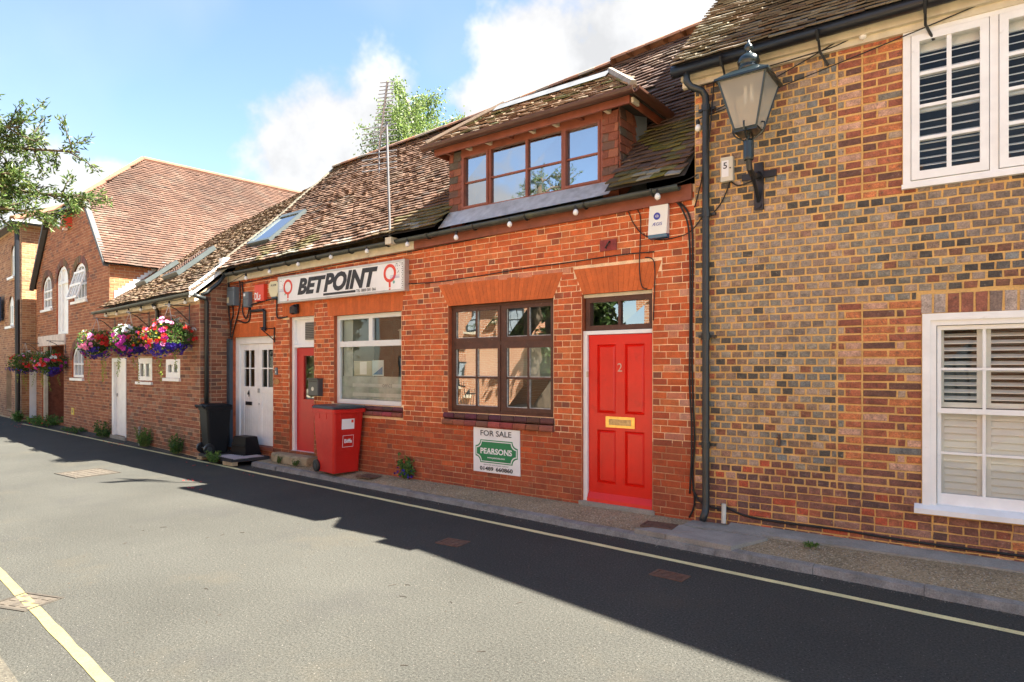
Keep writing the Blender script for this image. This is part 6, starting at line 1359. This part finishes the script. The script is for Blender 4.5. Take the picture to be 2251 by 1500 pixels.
# (clusters, spread, lift, zmin, zmax)
base = lambda red, pk, mg, bl, yl, wt: [((5, .35, .1, -.35, .7), RED_, red, .042), ((4, .35, .1, -.4, .8), PINK, pk, .045), ((5, .35, -.1, -.7, .5), MAG, mg, .05), ((6, .4, -.9, -.95, -.35), BLUE_, bl, .028), ((3, .3, .1, -.3, .5), YEL, yl, .02), ((3, .25, .9, .4, 1), WHT, wt, .045)]
bk = [((-12.55, 5.74, 2.33), .43, 'large bright hanging basket nearest the downpipe, red, pink and violet', base(80, 50, 20, 190, 50, 30)),
      ((-14.72, 5.92, 2.32), .42, 'hanging basket with magenta petunias in the middle of the cottage front', base(20, 12, 55, 200, 55, 36)),
      ((-17.0, 6.12, 2.32), .41, 'hanging basket of red flowers at the cottage end nearest the store', base(55, 20, 16, 140, 40, 10)),
      ((-21.37, 6.49, 1.88), .43, 'hanging basket of red and yellow flowers right of the store porch', base(70, 10, 12, 150, 36, 14)),
      ((-24.3, 6.74, 1.88), .44, 'hanging basket of dark red flowers next to the far house', base(80, 16, 16, 150, 20, 14))]
for i, (c, r, lab, pal) in enumerate(bk):
    basket('hanging_basket', lab, c, r, 100+i, pal, 5); u, ww = (lu(c[0]), LW) if i < 3 else (gu(c[0]), GW); zt_ = c[2]+r+.2
    e = empty('basket_bracket', ww.pt(u, zt_-.3, .01), ['iron bracket holding the basket nearest the downpipe', 'iron bracket holding the middle cottage basket', 'iron bracket holding the cottage basket nearest the store', 'iron bracket holding the basket right of the porch', 'iron bracket holding the basket next to the far house'][i], 'bracket', 'basket brackets'); b = MB()
    b.tube([ww.pt(u, zt_-.35, .01), ww.pt(u, zt_+.04, .01)], .011, 5); b.tube([ww.pt(u, zt_, .01), ww.pt(u, zt_, .46)], .010, 5); b.tube([ww.pt(u, zt_-.3, .01), ww.pt(u, zt_-.08, .25), ww.pt(u, zt_-.01, .4)], .009, 5); build('bracket_iron', b, M_black, e)
def weed(label, c, h, r, n, seed, cols, flowers=None, name='weed', lsz=.06):
    rg = random.Random(seed); e = empty(name, c, label, 'plant'); c = Vector(c); L_ = MB(); stm = MB()
    for k in range(n):
        a = rg.uniform(0, 2*PI); rr = r*math.sqrt(rg.random()); top = c+Vector((math.cos(a)*rr, math.sin(a)*rr*.6, h*rg.uniform(.35, 1))); bs = c+Vector((math.cos(a)*rr*.4, math.sin(a)*rr*.25, 0)); stm.tube([bs, bs.lerp(top, .5)+rv(rg)*.015, top], .003, 4)
        for i in range(9): p = bs.lerp(top, rg.uniform(.15, 1)); leaf(L_, p, rv(rg, .3), rv(rg), lsz*rg.uniform(.6, 1.3), lsz*.5, pick(rg, cols))
    build('stems', stm, mat('green_stem', (.10, .15, .03), rough=.7), e); build('leaves', L_, M_leaf, e, colors=True)
    if flowers:
        F = MB()
        for i in range(24): flower(F, c+Vector((rg.uniform(-r, r), rg.uniform(-r, r)*.5, rg.uniform(.02, .15))), rv(rg, .4), .022, flowers, rg)
        build('flowers', F, M_petal, e, colors=True)
GRN = [(3, (.07, .16, .03)), (2, (.12, .24, .04)), (1, (.20, .30, .06))]; GDK = [(3, (.05, .11, .025)), (2, (.09, .18, .03))]
weed('leafy green weed at the foot of the shop wall beside the red bin', (-7.0, 6.62, .12), .34, .16, 26, 1, GRN, BLUE_, lsz=.07)
weed('low green tuft in front of the door mat', (-11.3, 5.95, .05), .2, .2, 34, 2, GRN, lsz=.05)
weed('tall feathery weed beside the vent stub of the cottage', (-14.7, 6.2, .05), .42, .3, 60, 3, GRN, lsz=.05); weed('weed at the cottage corner below the large basket', (-12.95, 6.05, .05), .4, .24, 44, 4, GDK, lsz=.06)
weed('weeds beside the white cottage door', (-17.5, 6.45, .04), .4, .35, 46, 5, GDK, lsz=.07); weed('low weeds along the foot of the store', (-19.6, 6.6, .03), .15, .7, 40, 6, GDK, lsz=.06)
weed('bright weeds before the store porch', (-22.6, 6.75, .03), .3, .9, 90, 7, GRN, RED_, lsz=.07); weed('weed at the corner of the far house', (-24.9, 6.7, .03), .35, .25, 36, 8, GRN, lsz=.08)
weed('tiny moss tuft on the pavement by the mottled house', (-1.35, 6.36, .12), .03, .07, 22, 9, GRN, lsz=.025); weed('small tuft growing on the stone step', (-9.95, 6.42, .1), .1, .08, 12, 10, GDK, lsz=.03); weed('small weed between the step and the red bin', (-9.45, 6.40, .1), .09, .07, 12, 12, GDK, lsz=.03)
P_ = MB(); rg = random.Random(71)
for (x, y, n, s) in ((-15.9, 6.1, 26, .25), (-11.4, 5.75, 5, .3), (-9.6, 5.7, 4, .4), (-9.9, 4.9, 5, .12), (-9.2, 4.6, 5, .1), (-19, 6.3, 12, .5), (-23, 6.4, 30, .8)):
    for i in range(n): p = Vector((x+rg.gauss(0, s), y+rg.gauss(0, s*.25), .012 if y < 6.1 else .035)); leaf(P_, p, Vector((rg.uniform(-1, 1), rg.uniform(-1, 1), .1)), Vector((0, 0, 1)), .04, .03, RED_)
build('fallen_petals', P_, M_petal, None, colors=True, kind='stuff', label='fallen red petals scattered on the road', cat='petals')

# ---------------------------------------------------------------- trees
M_bark = mat('bark', (.10, .075, .05), rough=.95, var=.3, vscale=7, bump=.8, bscale=20); M_birch = mat('birch_bark', (.45, .42, .37), rough=.8, var=.35, vscale=5)
M_tleaf = mat('tree_leaves', attr=True, rough=.5, var=.15, vscale=3, trans=.45)
def birch(label, base, h, r, seed, n=9000, pal=None, zlow=.35, name='birch_tree', bark=None, size=.13, droop=.9):
    rg = random.Random(seed); e = empty(name, base, label, 'tree'); B = Vector(base); pal = pal or [(3, (.11, .19, .04)), (2, (.17, .25, .06)), (1, (.25, .32, .10)), (2, (.07, .13, .03))]
    tk = MB(); tp = [B+Vector((.25*nz3(i*.7, seed)*i/8*2, .25*nz3(i*.7, seed+5)*i/8*2, h*i/8)) for i in range(9)]; tk.tube(tp, [.20*(1-i/9)+.02 for i in range(9)], 8); Lf = MB(); per = n//46
    for k in range(46):
        t = zlow+(1-zlow)*(k+.5)/46; p = tp[min(8, int(t*8))].lerp(tp[min(8, int(t*8)+1)], t*8-int(t*8)); a = k*2.4; sh = math.sin(PI*min(1, (1-t)/(1-zlow)*.85+.12))
        q = p+Vector((math.cos(a), math.sin(a), .55))*r*sh*rg.uniform(.55, 1.0); tk.tube([p, p.lerp(q, .5)+Vector((0, 0, .12)), q], [.035, .022, .008], 5)
        for i in range(per):
            s_ = rg.uniform(.35, 1.08); c = p.lerp(q, s_)+rv(rg)*r*.17*rg.random(); c.z -= droop*rg.random()**2*r*.38
            leaf(Lf, c, rv(rg, -.8), rv(rg), size*rg.uniform(.6, 1.2), size*.55, pick(rg, pal))
    build('trunk', tk, bark or M_birch, e); build('crown', Lf, M_tleaf, e, colors=True)
birch('tall light green birch rising behind the shop roof', (-16.5, 16, 0), 11.3, 2.3, 3, 30000, [(3, (.15, .23, .05)), (2, (.21, .29, .08)), (1.5, (.28, .35, .13)), (2, (.08, .14, .035))], size=.11, droop=1.5)
# yew whose branches reach in from the left
YW = empty('yew_tree', (-9.2, .1, .08), 'dark yew whose branches reach into the upper left corner', 'tree'); rg = random.Random(81); tk = MB(); Lf = MB(); B = Vector((-9.2, .1, .08))
tk.tube([B, B+Vector((.05, .05, 1.5)), B+Vector((-.1, .1, 3)), B+Vector((0, 0, 5)), B+Vector((.1, .1, 6.5))], [.28, .24, .2, .13, .05], 10)
def yewbranch(p, q, r, twigs, spread, dens):
    p, q = Vector(p), Vector(q); mid = p.lerp(q, .5)+Vector((0, 0, .12)); pts = [p, p.lerp(mid, .5)+rv(rg)*.03, mid, mid.lerp(q, .5)+rv(rg)*.04, q]; tk.tube(pts, [r, r*.8, r*.6, r*.4, r*.2], 6)
    for k in range(twigs):
        t = rg.uniform(.25, 1); i = min(3, int(t*4)); s = pts[i].lerp(pts[i+1], t*4-i); d = ((q-p).normalized()*.7+rv(rg)*1.0); d.z = d.z*.8+.12; tl = spread*rg.uniform(.4, 1); e_ = s+d.normalized()*tl; tk.tube([s, s.lerp(e_, .5)+rv(rg)*.02, e_], [.009, .006, .003], 4)
        for j in range(dens):
            c = s.lerp(e_, rg.random()**.7)+rv(rg)*.035; dd = (d.normalized()*.8+rv(rg)*1.0); leaf(Lf, c, dd, rv(rg), rg.uniform(.04, .075), .018, pick(rg, [(3, (.075, .13, .03)), (2, (.12, .19, .045)), (1.5, (.20, .25, .07)), (2, (.045, .08, .022))]))
def at(px, py, f):
    d = Vector((-.60344+.79741*(px-1125)/1400, .79741+.60344*(px-1125)/1400, (806-py)/1400)); return Vector((0, 0, CAMZ))+d*f
T0_ = B+Vector((0, .1, 3.2))
for (px, py, f, tw, sp, de) in ((175, 335, 6.6, 40, .42, 60), (195, 440, 6.6, 46, .40, 60), (110, 470, 6.4, 34, .36, 56), (40, 280, 6.2, 44, .42, 62), (60, 385, 6.3, 34, .40, 60), (30, 460, 6.2, 26, .36, 54), (-60, 330, 6.0, 40, .6, 60), (-40, 130, 6.0, 26, .32, 56), (-150, 200, 6, 40, .7, 60), (-200, 420, 6, 40, .7, 60)):
    q = at(px, py, f); s = B+Vector((0, .1, max(2.4, min(5.4, q.z-.25)))); yewbranch(s, q, .045, tw, sp, de)
for k in range(26):
    a = rg.uniform(0, 2*PI); z = rg.uniform(2.2, 6.5); q = B+Vector((math.cos(a)*2.2*(1.1-z/8)-.5, math.sin(a)*2.0*(1.1-z/8)-.9, z+.3)); yewbranch(B+Vector((0, 0, z)), q, .035, 16, .6, 40)
build('trunk', tk, M_bark, YW); build('crown', Lf, M_tleaf, YW, colors=True)

# ---------------------------------------------------------------- the sunlit side of the street behind the camera (seen in the window panes)
def brick_tex(name, c1, c2, mo):
    m = bpy.data.materials.new(name); m.use_nodes = True; N = m.node_tree.nodes; L = m.node_tree.links; p = N['Principled BSDF']; p.inputs['Roughness'].default_value = .9
    t = N.new('ShaderNodeTexBrick'); tc = N.new('ShaderNodeTexCoord'); mp = N.new('ShaderNodeMapping'); mp.inputs['Rotation'].default_value = (PI/2, 0, 0); L.new(tc.outputs['Object'], mp.inputs[0]); L.new(mp.outputs[0], t.inputs[0])
    t.inputs['Color1'].default_value = (*c1, 1); t.inputs['Color2'].default_value = (*c2, 1); t.inputs['Mortar'].default_value = (*mo, 1); t.inputs['Scale'].default_value = 1; t.inputs['Brick Width'].default_value = .225; t.inputs['Row Height'].default_value = .075; t.inputs['Mortar Size'].default_value = .008; L.new(t.outputs[0], p.inputs[0]); return m
M_opp = brick_tex('opposite_brick', (.50, .23, .11), (.44, .18, .085), (.6, .52, .4))
def opp_house(label, x0, x1, y, h, wins, depth=6):
    e = empty('opposite_house', ((x0+x1)/2, y, .08), label, 'building'); b = MB(); b.box((x0, y-depth, 0), (x1, y, h)); build('wall', b, M_opp, e)
    b = MB(); b.prism([(x0-.2, y+.35, h-.1), (x0-.2, y-depth/2, h+2.4), (x0-.2, y-depth-.35, h-.1)], (x1-x0+.4, 0, 0)); build('roof', b, mat('opposite_tiles', (.28, .14, .085), rough=.9, var=.3, vscale=6, bump=.6, bscale=10), e)
    for (a, c, z0, z1) in wins:
        b = MB(); b.box((a, y, z0), (c, y+.05, z1)); f = build('window', b, mat('dark_frame', (.05, .06, .06), rough=.4), e); n = 4
        for i in range(n):
            for j in range(3):
                q = MB(); xa = a+.06+(c-a-.12)*i/n; za = z0+.06+(z1-z0-.12)*j/3; q.box((xa+.02, y+.05, za+.02), (xa+(c-a-.12)/n-.02, y+.06, za+(z1-z0-.12)/3-.02)); build('pane', q, mat('bluish_pane', (.35, .42, .46), rough=.1), f)
        q = MB(); q.box((a-.1, y, z0-.1), (c+.1, y+.12, z0)); build('window_sill', q, M_cream, f)
opp_house('sunlit brick house across the street directly behind the camera', -8.6, 3.5, -4.2, 4.8, [(-6.6, -5.5, .9, 2.2), (-3.4, -2.3, .9, 2.2), (-.3, .8, .9, 2.2), (-6.6, -5.5, 3.1, 4.2), (-.3, .8, 3.1, 4.2)])
opp_house('sunlit brick house across the street further left', -20.6, -13.6, -4.4, 4.9, [(-19.4, -18.2, .9, 2.2), (-16.6, -15.4, .9, 2.2), (-17.2, -16.2, 3.0, 4.2), (-14.9, -13.9+.1, 3.0, 4.2)])
for (lab, c, h, r, s) in (('broad green tree between the houses across the street', (-11.3, -4.6, 0), 4.6, 2.2, 7), ('large green tree left of the houses across the street', (-24.5, -4.5, 0), 8, 3.4, 8), ('garden tree across the street far left', (-31, -3.5, 0), 8, 3.4, 9)):
    birch(lab, c, h, r, s, 6500, [(3, (.045, .09, .02)), (2, (.08, .14, .03)), (2, (.025, .05, .014))], .1, 'garden_tree', M_bark, .34, .4)
rl = empty('iron_railings', (-17, -2.6, .08), 'black iron railings in front of the house across the street', 'railings')
b = MB(); b.box((-20.6, -2.62, .98), (-13.6, -2.58, 1.02)); b.box((-20.6, -2.62, .22), (-13.6, -2.58, .26)); build('rail', b, M_black, rl)
for i in range(58): q = MB(); x = -20.6+i*.122; q.tube([(x, -2.6, .085), (x, -2.6, 1.12), (x, -2.6, 1.18)], [.011, .011, .002], 5); build('baluster', q, M_black, rl)
